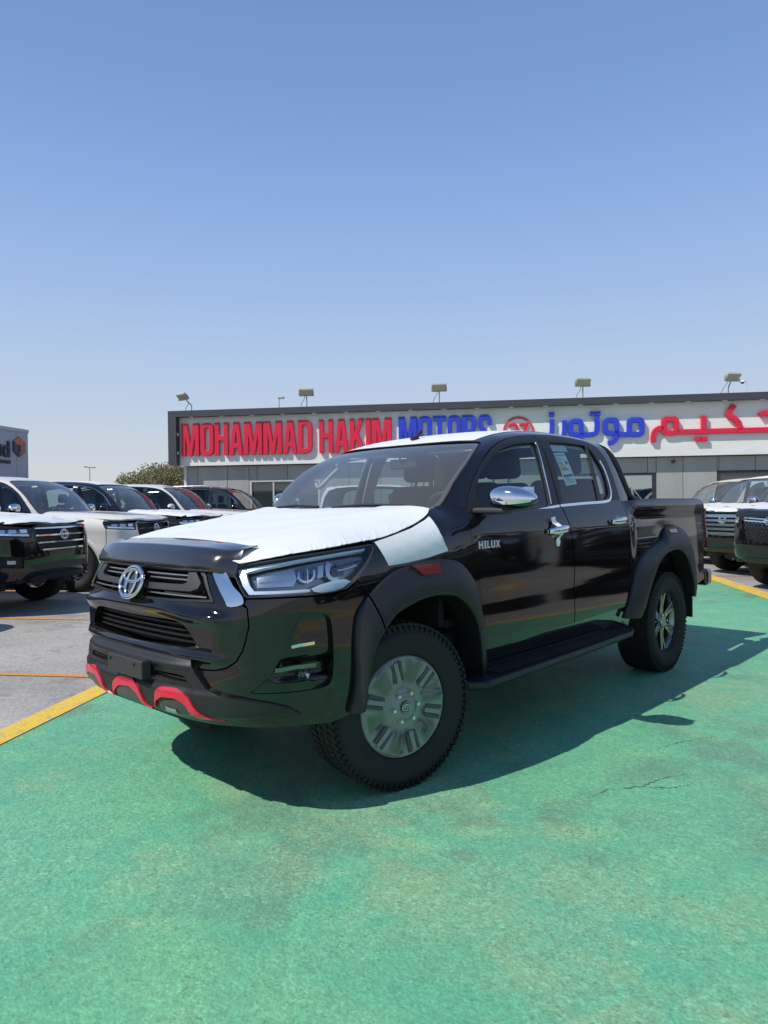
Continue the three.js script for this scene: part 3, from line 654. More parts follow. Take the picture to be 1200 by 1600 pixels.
  // ---- smoked stone guard along the bonnet's front edge
  mesh('stone_guard', (() => {
    const rows = [], n = 60;
    for (let i = 0; i <= n; i++) {
      const s = lerp(-1, 1, i / n), z = .605 * s, a = Math.abs(s), zz = Math.abs(z);
      const u = B.uZ(zz), f = W(u, 1.075), end = sstep(.86, 1, a), len = lerp(.20, .13, a * a) * (1 - .2 * end), dip = .028 * end;
      const hy = x => B.hood(Math.min(zz, .57), Math.max(x, -.85)).y;
      const fx = f.x - .018 + .032 * end;
      rows.push([V(fx + .030, 1.052 - dip, z), V(fx + .004, 1.056 - dip, z), V(fx - .006, 1.066 - dip, z), V(fx - .004, 1.092 - dip * .8, z), V(fx + .012, 1.118 - dip * .6, z), V(fx + .030, hy(fx + .045) + .026 - dip * .4, z), V(fx + .07, hy(fx + .075) + .020 - dip * .3, z), V(fx + len * .7, hy(fx + len * .7) + .014, z), V(fx + len, hy(fx + len) + .010, z), V(fx + len + .002, hy(fx + len) + .003, z)]);
    }
    return gridGeo(rows);
  })(), phys({ color: lin(.016, .015, .017), roughness: .22, clearcoat: 1, clearcoatRoughness: .05 }), T);
  // ---- front panel inside the seam, with the lower intake
  const lowIn = [[0, .846], [.30, .852], [.356, .851], [.40, .840], [.43, .819], [.478, .765], [.474, .752], [.44, .744], [0, .732]];
  const frontHalf = [[0, .926], [.3, .932], [.571, .936], [.63, .924], [.70, .928], [.722, .918], [.730, .846], [.716, .79], [.701, .744], [.672, .70], [.633, .674], [.585, .662], [.532, .659], [0, .662]];
  const gs = (v, c, w) => Math.exp(-(((v - c) / w) ** 2));
  const FP = (a, b) => { // rounded bar under the grille and a soft roll round the intake
    const n = surfNormal(W, a, b), q = Math.abs(a), k = 1 - sstep(.52, .68, q); const c = .893 - .02 * sstep(.25, .5, q);
    return W(a, b).addScaledVector(n, k * (.024 * gs(b, c, .024) + .014 * gs(b, .705, .020)) + .010 * gs(q, .585, .045) * sstep(.90, .84, b) * sstep(.66, .70, b));
  };
  const fp = mesh('front_panel', panel(FP, inset(symU(frontHalf), .0025), { holes: [symU(lowIn).reverse()], step: [.04, .010], lip: .05 }), M.paint, T);
  const lowBack = mesh('lower_intake', panel(W, inset(symU(lowIn), -.02), { step: .05, lift: -.075, lip: 0 }), M.blackTrimAndShade, T);  // black sheet that paints in the shade deep inside the intake
  for (const y of [.757, .781, .805, .829]) { const e = table([[.74, .44], [.765, .472], [.82, .425], [.85, .35]])(y); mesh('slat', panel(W, symU([[0, y - .005], [e, y - .003], [e, y + .004], [0, y + .002]]), { step: .05, lift: -.032, lip: .03 }), M.plasticDark, lowBack); }
  mesh('intake_lip', panel(FP, symU([[0, .7315], [.43, .7435], [.474, .7505], [.488, .745], [.45, .734], [0, .7215]]), { step: .03, lift: .006, lip: .02 }), M.darkChrome, fp);
  // ---- upper grille
  const grO = [[0, 1.070], [.25, 1.070], [.467, 1.066], [.50, 1.040], [.571, .938], [.3, .928], [0, .922]], grI = [[0, 1.059], [.25, 1.059], [.452, 1.055], [.485, 1.034], [.551, .948], [.3, .939], [0, .933]];
  const gr = mesh('grille', panel(W, symU(grO), { holes: [symU(grI).reverse()], step: [.05, .02], lift: .004, lip: .07 }), M.plasticDark, T);
  mesh('grille_shade', panel(W, symU(grO), { step: .05, lift: -.085, lip: 0 }), M.blackTrimAndShade, gr);  // near-black sheet in place of the shade behind the slats
  mesh('grille_bar', panel(W, symU([[0, .994], [.37, 1.001], [.398, 1.010], [.384, 1.050], [.436, 1.052], [.482, 1.012], [.474, .988], [.43, .975], [0, .968]]), { step: [.04, .02], lift: .008, lip: .04 }), M.plasticGrey, gr);
  for (const [y, e] of [[1.040, .378], [1.022, .388], [.956, .520]]) mesh('slat', panel(W, symU([[0, y - .003], [e, y - .001], [e, y + .004], [0, y + .003]]), { step: .05, lift: -.006, lip: .05 }), M.slat, gr);
  // ---- emblem
  {
    const e = emblemGeo(.196, .142, .0105), o = W(0, .982), n = surfNormal(W, .0001, .982);
    const g = new THREE.CylinderGeometry(.098, .10, .03, 40); g.scale(1, 1, .73); g.rotateX(Math.PI / 2); g.translate(0, 0, -.014);
    const b = mesh('emblem', place(e, W, .0005, .982, .036), M.chrome, gr); mesh('emblem_base', place(g, W, .0005, .982, .030), M.gloss, gr);
  }
  // ---- bright strips beside the grille, headlamps
  both('grille_strip', () => panel(W, smooth([[.528, 1.067], [.574, 1.071], [.604, 1.058], [.655, 1.004], [.701, .965], [.709, .940], [.700, .931], [.639, .924], [.625, .945], [.58, 1.0]], true, 3), { step: .02, lift: .006, lip: .02 }), M.chrome);
  both('grille_surround', () => panel(W, [[.470, 1.078], [.528, 1.074], [.578, 1.005], [.640, .918], [.575, .932], [.505, 1.04]], { step: .02, lift: .0, lip: .03 }), M.paint);
  for (const m of [0, 1]) {
    const f = m ? mirror : (g => g);
    const h = mesh('headlamp', f(panel(W, inset(HL, .004), { step: .04, lift: -.055, lip: 0 })), M.darkChrome, T);
    mesh('lamp_lens', f(panel(W, inset(HL, .003), { step: .03, lift: .002, lip: 0 })), M.lens, h);
    mesh('lamp_rim', f(panel(W, inset(HL, .001), { holes: [inset(HL, .010).reverse()], step: .03, lift: .0, lip: .055 })), M.blackTrimAndShade, h);
    mesh('light_guide', f(panel(W, [[1.345, 1.147], [1.15, 1.132], [.955, 1.116], [.792, 1.096], [.650, 1.076], [.690, 1.010], [.724, .974], [.852, .974], [1.0, .974], [1.0, .986], [.852, .987], [.748, .988], [.724, 1.012], [.694, 1.066], [.80, 1.085], [.96, 1.107], [1.16, 1.124], [1.335, 1.139]], { step: .02, lift: -.018, lip: .022 })), M.guide, h);
    mesh('light_guide', f(panel(W, [[1.004, .986], [1.018, .972], [1.05, .966], [1.11, .968], [1.165, .978], [1.215, 1.002], [1.18, 1.016], [1.12, 1.014], [1.05, 1.002]], { step: .02, lift: -.014, lip: .026 })), M.guide, h);
    mesh('reflector', f(panel(W, [[.752, 1.008], [.93, 1.006], [.95, 1.04], [.94, 1.088], [.80, 1.070], [.745, 1.060]], { step: .02, lift: -.046, lip: .006 })), M.satin, h);
    mesh('reflector', f(panel(W, stroke([[.76, 1.036], [.84, 1.044], [.93, 1.05]], .012), { step: .02, lift: -.040, lip: .01 })), M.satin, h);
    mesh('lamp_hook', f(panel(W, stroke(smooth([[.957, 1.066], [.955, 1.040], [.972, 1.022], [1.005, 1.022], [1.028, 1.040], [1.034, 1.070]], false, 5), t => .007 + .005 * t), { step: .015, lift: -.026, lip: .014 })), M.chrome, h);
    mesh('lamp_hook', f(panel(W, stroke(smooth([[1.000, 1.078], [.998, 1.050], [.992, 1.012]], false, 4), .006), { step: .015, lift: -.024, lip: .014 })), M.chrome, h);
    mesh('lamp_module', f(panel(W, [[1.038, 1.030], [1.066, 1.034], [1.082, 1.088], [1.050, 1.082]], { step: .015, lift: -.016, lip: .03 })), M.satin, h);
    mesh('lamp_hook', f(panel(W, stroke(smooth([[1.118, 1.096], [1.100, 1.070], [1.098, 1.040], [1.116, 1.022], [1.150, 1.020]], false, 5), t => .026 - .012 * t), { step: .015, lift: -.020, lip: .026 })), M.satin, h);
    mesh('lamp_module', f(panel(W, [[1.128, 1.034], [1.20, 1.036], [1.21, 1.078], [1.135, 1.070]], { step: .02, lift: -.044, lip: .006 })), M.gloss, h);
    mesh('indicator', f(panel(W, stroke([[1.16, 1.088], [1.24, 1.097], [1.31, 1.108]], .009), { step: .02, lift: -.030, lip: .02 })), M.darkChrome, h);
    mesh('indicator', f(panel(W, stroke([[1.16, 1.060], [1.22, 1.066], [1.275, 1.078]], .007), { step: .02, lift: -.032, lip: .02 })), M.satin, h);
  }
  // ---- bumper with fog-lamp pockets
  const fog = smooth([[.955, .872], [.985, .882], [1.044, .882], [1.082, .858], [1.096, .80], [1.098, .70], [1.095, .617], [1.076, .574], [.988, .563], [.80, .566], [.735, .572], [.742, .585], [.804, .632], [.912, .795]], true, 3);
  const bump = [[0, .42], [0, .656], [.532, .655], [.587, .658], [.637, .670], [.676, .697], [.705, .742], [.720, .79], [.734, .846], [.726, .918], [.712, .935], [.718, .953], [.852, .954], [1.017, .953], [1.10, .956], [1.18, .966], [1.241, 1.0], [1.286, .935], [1.262, .88], [1.262, .45], [1.20, .415], [1.10, .400], [.952, .415], [.70, .42]];
  const [bpL, bpR] = both('bumper', () => panel(W, inset(bump, .002), { holes: [inset(fog, 0).reverse()], step: [.04, .03], lip: .03 }), M.paint);
  for (const m of [0, 1]) {
    const f = m ? mirror : (g => g), par = m ? bpR : bpL;
    // pocket floor: upper blade set back, lower shelf comes forward
    mesh('fog_pocket', f(panel((a, b) => { const p = W(a, b), n = surfNormal(W, a, b); const d = .012 + .034 * sstep(.72, .66, b) * sstep(.60, .63, b) * sstep(.82, .90, a) + .010 * sstep(.90, 1.02, a); return p.addScaledVector(n, -d); }, inset(fog, -.004), { step: .014, lip: 0 })), M.paint, par);
    mesh('fog_blade', f(panel(W, stroke([[.904, .752], [.94, .757], [1.006, .760]], t => .013), { step: .02, lift: .004, lip: .018 })), M.chrome, par);
    mesh('fog_blade', f(panel(W, stroke([[.835, .660], [.92, .668], [1.012, .668]], t => .017), { step: .02, lift: .004, lip: .02 })), M.darkChrome, par);
    mesh('pocket_edge', f(panel(W, stroke(smooth([[1.03, .886], [.985, .886], [.950, .872], [.905, .797], [.797, .634], [.735, .582], [.722, .568]], false, 6), t => .008), { step: .02, lift: .003, lip: .006 })), M.paint, par);
    mesh('fog_recess_shade', f(panel(W, roundRect(.826, .600, 1.006, .654, .02), { step: .03, lift: -.0455, lip: 0 })), M.blackTrimAndShade, par);  // shade around the fog lamp, put in as a dark sheet
    const fl = mesh('fog_lamp', f(place((() => { const g = new THREE.SphereGeometry(.024, 24, 14); g.scale(1, 1, .6); return g; })(), W, .966, .626, -.030)), M.lens, par);
    mesh('fog_bowl', f(place((() => { const g = new THREE.CylinderGeometry(.026, .014, .02, 24, 1, true); g.rotateX(Math.PI / 2); return g; })(), W, .966, .626, -.036)), M.chrome, fl);
    mesh('fog_shelf', f(panel(W, [[.74, .571], [.80, .569], [.99, .566], [1.012, .575], [1.015, .598], [.98, .604], [.84, .604], [.80, .622]], { step: .03, lift: -.002, lip: .04 })), M.paint, par);
  }
  // ---- bumper guard: matte plastic with red-edged openings
  const gS = (a, b) => { const p = W(a, Math.max(b, .40)); const k = Math.min(1, Math.abs(a) / .9); p.y = b; return p; };
  const gdTop = [[0, .700], [.259, .702], [.41, .698], [.452, .694], [.493, .641], [.548, .581], [.60, .565], [.70, .549], [.80, .530], [.90, .500], [.965, .455], [.99, .425]];
  const gdHalf = gdTop.concat([[.90, .415], [.80, .420], [.70, .424], [.55, .430], [.4, .438], [0, .440]]);
  const slot = [[.218, .604], [.222, .626], [.40, .628], [.43, .622], [.446, .600], [.40, .600]];
  const guardS = (a, b) => { const p = W(a, b), n = surfNormal(W, a, b); const l0 = 1 - .55 * sstep(.28, .58, Math.abs(a)); const l = l0 * (.012 + .026 * sstep(.70, .665, b) - .014 * sstep(.655, .635, b) * sstep(.50, .44, Math.abs(a)) + .020 * sstep(.585, .550, b) * (1 - sstep(.60, .95, Math.abs(a))) ) - .045 * sstep(.49, .42, b); return p.addScaledVector(n, l); };
  const guard = mesh('bumper_guard', panel(guardS, symU(gdHalf), { holes: [slot.slice().reverse(), slot.map(p => [-p[0], p[1]])], step: [.025, .012], lip: .03 }), M.plastic, T);
  both('guard_slot_shade', () => panel(W, inset(slot, -.01), { step: .05, lift: -.02, lip: 0 }), M.blackTrimAndShade, { parent: guard });  // darkness inside each slot is a black sheet, painted shade
  both('slat', () => panel(W, [[.222, .612], [.44, .609], [.44, .615], [.222, .618]], { step: .05, lift: .012, lip: .02 }), M.plasticDark, { parent: guard });
  for (const [i, p] of [[[-.570, .470], [-.560, .495], [-.487, .526], [-.40, .540], [-.314, .544], [-.267, .515], [-.225, .480], [-.175, .466]], [[-.125, .475], [-.114, .502], [-.074, .533], [0, .546], [.055, .547], [.107, .528], [.148, .492], [.20, .470]], [[.256, .488], [.266, .515], [.293, .542], [.35, .550], [.399, .549], [.453, .526], [.492, .49], [.56, .460], [.61, .447]]].entries()) {
    const c = smooth(p, false, 5);
    mesh('red_trim', panel(guardS, stroke(c, t => .006 + .031 * sstep(.05, .22, t) * (1 - sstep(.62, 1, t))), { step: .014, lift: .008, lip: .016 }), M.red, guard);
    const x0 = p[0][0], x1 = p[5][0];
    mesh('guard_opening', panel(guardS, smooth([[x0 + .018, .470], [x0 + .045, .505], [x0 + .09, .519], [x1 - .03, .522], [x1 + .005, .500], [x1 + .05, .465], [x1 + .02, .447], [x0 + .06, .449]], true, 4), { step: .014, lift: .003, lip: .008 }), M.plasticSatin, guard);
    if (i === 2) mesh('guard_tag', panel(guardS, [[.335, .497], [.395, .493], [.395, .481], [.335, .485]], { step: .02, lift: .010, lip: .004 }), M.satin, guard);
  }
  { // blank number plate holder
    const g = rbox(.315, .082, .05, .008, 0, 0, 0, 2); const p = W(.001, .63);
    const h = mesh('plate_holder', (() => { g.rotateY(-Math.PI / 2); g.translate(p.x - .052, .628, .055); return g; })(), M.plasticGrey, T);
    for (const z of [-.07, .15]) mesh('bolt', (() => { const c = new THREE.CylinderGeometry(.006, .006, .008, 10); c.rotateZ(Math.PI / 2); c.translate(p.x - .079, .648, z); return c; })(), M.blackTrimAndShade, h);
  }
  // ---- flares
  const cutI = flFi.findIndex(p => p[0] < 1.36), seamI = flFo.findIndex(p => p[0] < 1.30);
  both('wheel_arch_flare', () => flareGeo(W, flFi.slice(0, cutI).concat([[1.352, .777]]), flFo.slice(0, seamI).concat([[1.294, .936]]), 46, .062), M.plastic);
  both('bumper_flare', () => flareGeo(W, [[1.346, .770]].concat(flFi.slice(cutI + 1)), [[1.287, .930]].concat(flFo.slice(seamI + 1)), 24, .062), M.plastic);
  both('wheel_arch_flare', () => flareGeo(W, flRi, flRo, 56, .060), M.plastic);
  both('side_reflector', () => panel(W, [[1.556, 1.046], [1.745, 1.051], [1.737, 1.004], [1.616, 1.000]], { step: .03, lift: (a, b) => .030 + .42 * (1.055 - b), lip: .02 }), M.redRefl);
  both('side_reflector', () => panel(W, [[4.60, 1.113], [4.75, 1.118], [4.745, 1.086], [4.61, 1.082]], { step: .03, lift: (a, b) => .028 + .40 * (1.126 - b), lip: .02 }), M.redRefl);
  // wheel-house liners
  for (const arch of [archF, archR]) both('wheel_liner', () => { const rows = resample(arch, 30).map(p => { const q = W(p[0], p[1]); const c = arch === archF ? [.05, .40] : [3.06, .40]; const o = V(q.x + (q.x - c[0]) * .10, q.y + (q.y - c[1]) * .12, q.z - .03); return [o, V(o.x + (q.x - c[0]) * .10, o.y + .03, .62), V(o.x, o.y, .42), V(c[0], c[1], .42)]; }); return gridGeo(rows); }, M.blackTrimAndShade);
  // ---- load bed
  const bedTop = [[3.995, 1.335], [4.3, 1.347], [4.664, 1.352], [5.32, 1.352], [5.44, 1.345], [5.50, 1.335]];
  const bedOut = [[4.0, .62], [3.998, .95]].concat(bedTop, [[5.545, 1.265], [5.555, 1.24], [5.552, 1.0], [5.50, .93], [5.46, .90], [5.46, .66], [5.20, .62]], archR.filter(p => p[1] > .6).reverse());
  both('bed_side', () => panel(W, inset(bedOut, .0025), { step: [.06, .02], lip: .02 }), M.paint);
  both('bed_rail', () => { const rows = []; for (let i = 0; i <= 20; i++) { const u = lerp(3.998, 5.50, i / 20), y = table(bedTop)(u), p = W(u, y); rows.push([V(p.x, y - .002, p.z + .002), V(p.x, y + .008, p.z - .012), V(p.x, y + .008, p.z - .07), V(p.x, y - .05, p.z - .075), V(p.x, y - .5, p.z - .08)]); } return gridGeo(rows); }, M.plasticDark);
  mesh('bed_floor', [box(1.62, .03, 1.5, 3.27, .84, 0), box(.03, .50, 1.56, 2.50, 1.09, 0)], M.plasticDark, T);
  const tg = symU([[0, 1.325], [.5, 1.322], [.66, 1.312], [.68, 1.28], [.68, .82], [0, .82]]);
  mesh('tailgate', panel((a, b) => V(4.18 - .03 * (a * a) + .02 * sstep(1.2, 1.33, b), b, -a), tg, { step: .08, lip: .06 }), M.paint, T);
  for (const s of [1, -1]) {
    const l = mesh('tail_lamp', (() => { const g = panel(W, smooth([[5.560, 1.262], [5.62, 1.272], [5.70, 1.25], [5.72, 1.10], [5.71, .95], [5.60, .925], [5.512, .925], [5.556, .99]], true, 3), { step: .02, lift: .010, lip: .03 }); return s > 0 ? g : mirror(g); })(), M.redLens, T);
    mesh('lamp_clear', (() => { const g = panel(W, [[5.57, 1.07], [5.64, 1.075], [5.64, 1.02], [5.57, 1.015]], { step: .02, lift: .013, lip: .006 }); return s > 0 ? g : mirror(g); })(), M.satin, l);
  }
  mesh('rear_bumper', [rbox(.15, .13, 1.50, .03, 4.20, .665, 0, 3), rbox(.10, .06, 1.50, .03, 4.15, .60, 0, 3)], M.gloss, T);
  both('bumper_end', () => { const g = rbox(.13, .15, .14, .03, 4.165, .655, .775, 3); return g; }, M.gloss);
  both('mud_flap', () => box(.015, .30, .22, 3.58, .52, .79), M.plasticDark);
  // sports bar behind the cab
  mesh('sports_bar', (() => { const pts = [[2.74, 1.350, .79], [2.63, 1.368, .79], [2.585, 1.435, .775], [2.535, 1.56, .745], [2.475, 1.67, .712], [2.42, 1.735, .65]]; const p2 = pts.map(p => [p[0], p[1], -p[2]]).reverse(); return tube(pts.concat([[2.41, 1.75, 0]], p2), .030, 90, 12); })(), M.plasticDark, T);
  for (const s of [1, -1]) { mesh('bar_strut', rod([2.80, 1.35, s * .80], [2.66, 1.44, s * .79], .011, 10), M.chrome, T); mesh('bar_strut', rod([2.67, 1.35, s * .80], [2.65, 1.44, s * .79], .011, 10), M.chrome, T); }
  // ---- mirrors
  for (const s of [1, -1]) {
    const f = s > 0 ? (g => g) : mirror;
    const blob = (lo, hi) => { const rows = [], n = 30; for (let i = 0; i <= n; i++) { const t = i / n, row = []; for (let k = 0; k <= 14; k++) { const a = lerp(lo, hi, k / 14); const e = Math.pow(Math.sin(Math.PI * clamp(t, .001, .999)), .42); const ca = Math.cos(a), sa = Math.sin(a); const up = sa > 0, rx = .080 * e, ry = (up ? .084 - .022 * t : .060 - .006 * t) * e; row.push(V(.655 + .05 * t * .6 - rx * Math.sign(ca) * Math.abs(ca) ** .75, 1.356 - .004 * t + ry * Math.sign(sa) * Math.abs(sa) ** .75,   .892 + .275 * t)); } rows.push(row); } return gridGeo(rows); };
    const m = new THREE.Group(); m.name = 'door_mirror'; T.add(m); if (s < 0) { m.position.set(.655, 0, -.90); m.rotation.y = -1.05; const k = new THREE.Group(); } // the far mirror is folded in
    const shell = mesh('mirror_shell', f(blob(-.35, Math.PI - .15)), M.chrome, m);
    mesh('mirror_base', f(blob(Math.PI - .15, 2 * Math.PI - .35)), M.gloss, m);
    mesh('mirror_glass', f(rbox(.004, .10, .20, .001, .708, 1.37, 1.04, 1)), M.chrome, m);
    if (s < 0) for (const c of m.children) c.position.set(-.655, 0, .90);
    const ft = mesh('mirror_foot', f(panel(C, [[.60, .03], [.615, .16], [.69, .22], [.70, .06]], { step: .03, lift: .006, lip: .02 })), M.plasticDark, s > 0 ? dfL : dfR);
    mesh('mirror_arm', f(rbox(.10, .035, s > 0 ? .20 : .10, .015, .655, 1.297, s > 0 ? .915 : .87, 3)), M.plasticGrey, s > 0 ? dfL : dfR);
  }
  // ---- papers on the rear side window
  {
    const cv = document.createElement('canvas'); cv.width = 256; cv.height = 384; const c = cv.getContext('2d');
    c.fillStyle = '#e9efee'; c.fillRect(0, 0, 256, 384); c.fillStyle = '#7fb7c8'; c.fillRect(18, 18, 220, 34);
    const cols = ['#2f8f4a', '#6bb24a', '#b8c63e', '#e3c53a', '#e29a36', '#d0543a', '#b03036']; cols.forEach((q, i) => { c.fillStyle = q; c.fillRect(20, 130 + i * 14, 90 + i * 16, 10); });
    c.fillStyle = '#29436f'; c.fillRect(18, 268, 220, 26); c.fillStyle = '#6a7a80'; for (let i = 0; i < 5; i++) c.fillRect(20, 66 + i * 11, 120 + (i * 53) % 90, 4); for (let i = 0; i < 5; i++) c.fillRect(20, 306 + i * 13, 130 + (i * 71) % 80, 5);
    c.fillStyle = '#29436f'; c.fillRect(170, 120, 60, 40);
    const t = new THREE.CanvasTexture(cv); t.colorSpace = THREE.SRGBColorSpace;
    const q = [[1.600, .43], [1.735, .43], [1.775, .245], [1.635, .240]], pts = [[1.60, .425], [1.74, .43], [1.79, .25], [1.64, .24]];
    const rows = []; for (let i = 0; i <= 6; i++) rows.push([0, 1, 2, 3, 4].map(k => { const a = lerp(lerp(pts[3][0], pts[0][0], i / 6), lerp(pts[2][0], pts[1][0], i / 6), k / 4), b = lerp(lerp(pts[3][1], pts[0][1], i / 6), lerp(pts[2][1], pts[1][1], i / 6), k / 4); return C(a, b).addScaledVector(surfNormal(C, a, b), -.016); }));
    mesh('window_sticker', gridGeo(rows), new THREE.MeshStandardMaterial({ map: t, roughness: .7, side: THREE.DoubleSide }), drL);
    const rows2 = []; for (let i = 0; i <= 4; i++) rows2.push([0, 1, 2].map(k => { const a = lerp(1.60, 1.80, k / 2) , b = lerp(.44, .50, i / 4); return C(a, b).addScaledVector(surfNormal(C, a, b), -.018); }));
    mesh('window_sticker', gridGeo(rows2), std([.62, .68, .67], .7), drL);
  }
  // ---- cabin
  const cabin = [];
  mesh('cabin_floor', [box(2.1, .04, 1.5, 1.5, .70, 0), box(.04, .62, 1.5, .42, 1.0, 0)], M.dash, T);
  both('door_card', () => panel(W, [[2.18, .72], [2.13, 1.27], [3.9, 1.33], [3.9, .72]], { step: .1, lift: -.07, lip: 0 }), M.dash);
  both('pillar_trim', () => panel(C, frameF.slice(1, 10).concat([[2.0, .60], [2.2, .53], [2.32, .37], [2.40, .14], [2.22, .135], [2.225, .29], [2.17, .40], [2.10, .515], [1.57, .525], [1.49, .13], [1.40, .115], [1.42, .525], [1.06, .535], [.94, .495], [.70, .31], [.66, .25]]), { step: .06, lift: -.04, lip: .01 }), M.lining);
  mesh('headliner', (() => { const g = panel(C, [[1.02, .70], [.99, .85], [.985, 1], [2.33, 1], [2.36, .7], [2.38, .62], [1.8, .60], [1.2, .60]], { step: .08, lift: -.03, lip: 0 }); return [g, mirror(g)]; })(), M.lining, T);
  mesh('dashboard', (() => { const rows = []; for (let i = 0; i <= 24; i++) { const s = lerp(-1, 1, i / 24), z = .74 * s, p = glassS(.68 * s, .03), hump = .035 * Math.exp(-Math.pow((z - .36) / .18, 2)); rows.push([V(p.x + .03, p.y - .035, z), V(p.x + .18, 1.285 + hump, z), V(.86 - .04 * s * s, 1.275 + hump, z), V(.90 - .04 * s * s, 1.24, z), V(.86, 1.10, z), V(.74, .90, z)]); } return gridGeo(rows); })(), M.dash, T);
  const sw = mesh('steering_wheel', (() => { const t = new THREE.TorusGeometry(.185, .015, 10, 40), l = [t]; for (const a of [0, Math.PI, -Math.PI / 2]) l.push(rod([0, 0, -.02], [.18 * Math.cos(a), .18 * Math.sin(a), 0], .013, 8)); const h = new THREE.CylinderGeometry(.065, .07, .05, 24); h.rotateX(Math.PI / 2); h.translate(0, 0, -.025); l.push(h); return l; })(), M.dash, T);
  sw.rotation.set(0, Math.PI / 2, 0); sw.rotation.order = 'YXZ'; sw.rotation.x = -.42; sw.position.set(1.02, 1.235, .37);
  mesh('wheel_trim', [(() => { const t = new THREE.TorusGeometry(.19, .006, 6, 24, 1.6); t.rotateZ(.8); return t; })(), rbox(.05, .03, .02, .006, .10, .0, .012)], M.satin, sw);
  const seatY = .80;
  for (const z of [.37, -.37]) addSeat(T, 1.42, seatY, z, .52);
  for (const z of [.42, -.42]) addSeat(T, 2.17, seatY + .04, z, .62);
  mesh('interior_mirror', [rbox(.03, .065, .23, .012, .985, 1.60, 0, 2), rod([.96, 1.60, 0], [.93, 1.68, 0], .008)], M.dash, T);
  for (const z of [-.62]) mesh('grab_handle', tube([[.80, 1.49, -.655], [.80, 1.46, -.63], [.90, 1.545, -.61], [.97, 1.60, -.61], [.98, 1.63, -.64]], .014, 24, 8), M.lining, T);
  for (const z of [.36, -.36]) mesh('sun_visor', (() => { const g = rbox(.16, .014, .36, .006, 1.09, 1.675, z, 2); g.translate(-1.09, -1.675, 0); g.rotateZ(.28); g.translate(1.10, 1.683, 0); return g; })(), M.lining, T);
  // ---- chassis
  mesh('chassis', [box(4.5, .12, .10, 1.7, .50, .42), box(4.5, .12, .10, 1.7, .50, -.42), box(2.2, .06, 1.5, 1.5, .62, 0), box(1.0, .10, 1.3, -.1, .60, 0), box(.5, .16, .9, -.55, .46, 0), box(1.6, .10, 1.2, 3.3, .66, 0), box(.62, .45, 1.0, -.35, .85, 0)], M.under, T);
  mesh('front_axle', [rod([0, .36, -.62], [0, .36, .62], .035, 10), rod([-.12, .33, -.5], [-.12, .33, .5], .025, 8), box(.3, .10, .5, -.3, .34, 0)], M.under, T);
  mesh('rear_axle', [rod([3.085, .388, -.7], [3.085, .388, .7], .05, 12), (() => { const g = new THREE.SphereGeometry(.15, 16, 12); g.translate(3.085, .39, 0); return g; })()], M.under, T);
  // ---- wheels
  const base = { R: .384, W: .265, rim: .234, lugs: true };
  wheel(T, 0, .392, .760, 1, { ...base, style: 'film', steer: -.215 });
  wheel(T, 0, .392, -.760, -1, { ...base, style: 'film', steer: -.215 });
  wheel(T, 3.085, .392, .765, 1, { ...base, mat: M.wheelGrey, nuts: true });
  wheel(T, 3.085, .392, -.765, -1, { ...base, mat: M.wheelGrey, nuts: true });
}

// ---------------------------------------------------------------- ground: lane frame s (towards the building), t (to the right)
const E1 = V(.821, 0, -.571), E2 = V(.571, 0, .821);
const ST = (s, t, y = 0) => V(s * E1.x + t * E2.x, y, s * E1.z + t * E2.z);
const YAW_B = -55.18 * Math.PI / 180; // local x along E2, local z away from the building
// a flat sheet between s0..s1, t0..t1 with uv in metres, optionally with slow colour variation
function sheet(s0, s1, t0, t1, y, cell = 0, tone) {
  const ns = cell ? Math.max(1, Math.round((s1 - s0) / cell)) : 1, nt = cell ? Math.max(1, Math.round((t1 - t0) / cell)) : 1, pos = [], uv = [], col = [], idx = [], nor = [];
  for (let i = 0; i <= ns; i++) for (let j = 0; j <= nt; j++) {
    const s = lerp(s0, s1, i / ns), t = lerp(t0, t1, j / nt), p = ST(s, t, y); pos.push(p.x, p.y, p.z); uv.push(t, s); nor.push(0, 1, 0);
    const c = tone ? tone(s, t) : [1, 1, 1]; col.push(...c);
  }
  for (let i = 0; i < ns; i++) for (let j = 0; j < nt; j++) { const a = i * (nt + 1) + j; idx.push(a, a + 1, a + nt + 2, a, a + nt + 2, a + nt + 1); }
  const g = new THREE.BufferGeometry();
  g.setAttribute('position', new THREE.Float32BufferAttribute(pos, 3)); g.setAttribute('normal', new THREE.Float32BufferAttribute(nor, 3));
  g.setAttribute('uv', new THREE.Float32BufferAttribute(uv, 2)); if (tone) g.setAttribute('color', new THREE.Float32BufferAttribute(col, 3));
  g.setIndex(idx); return g;
}
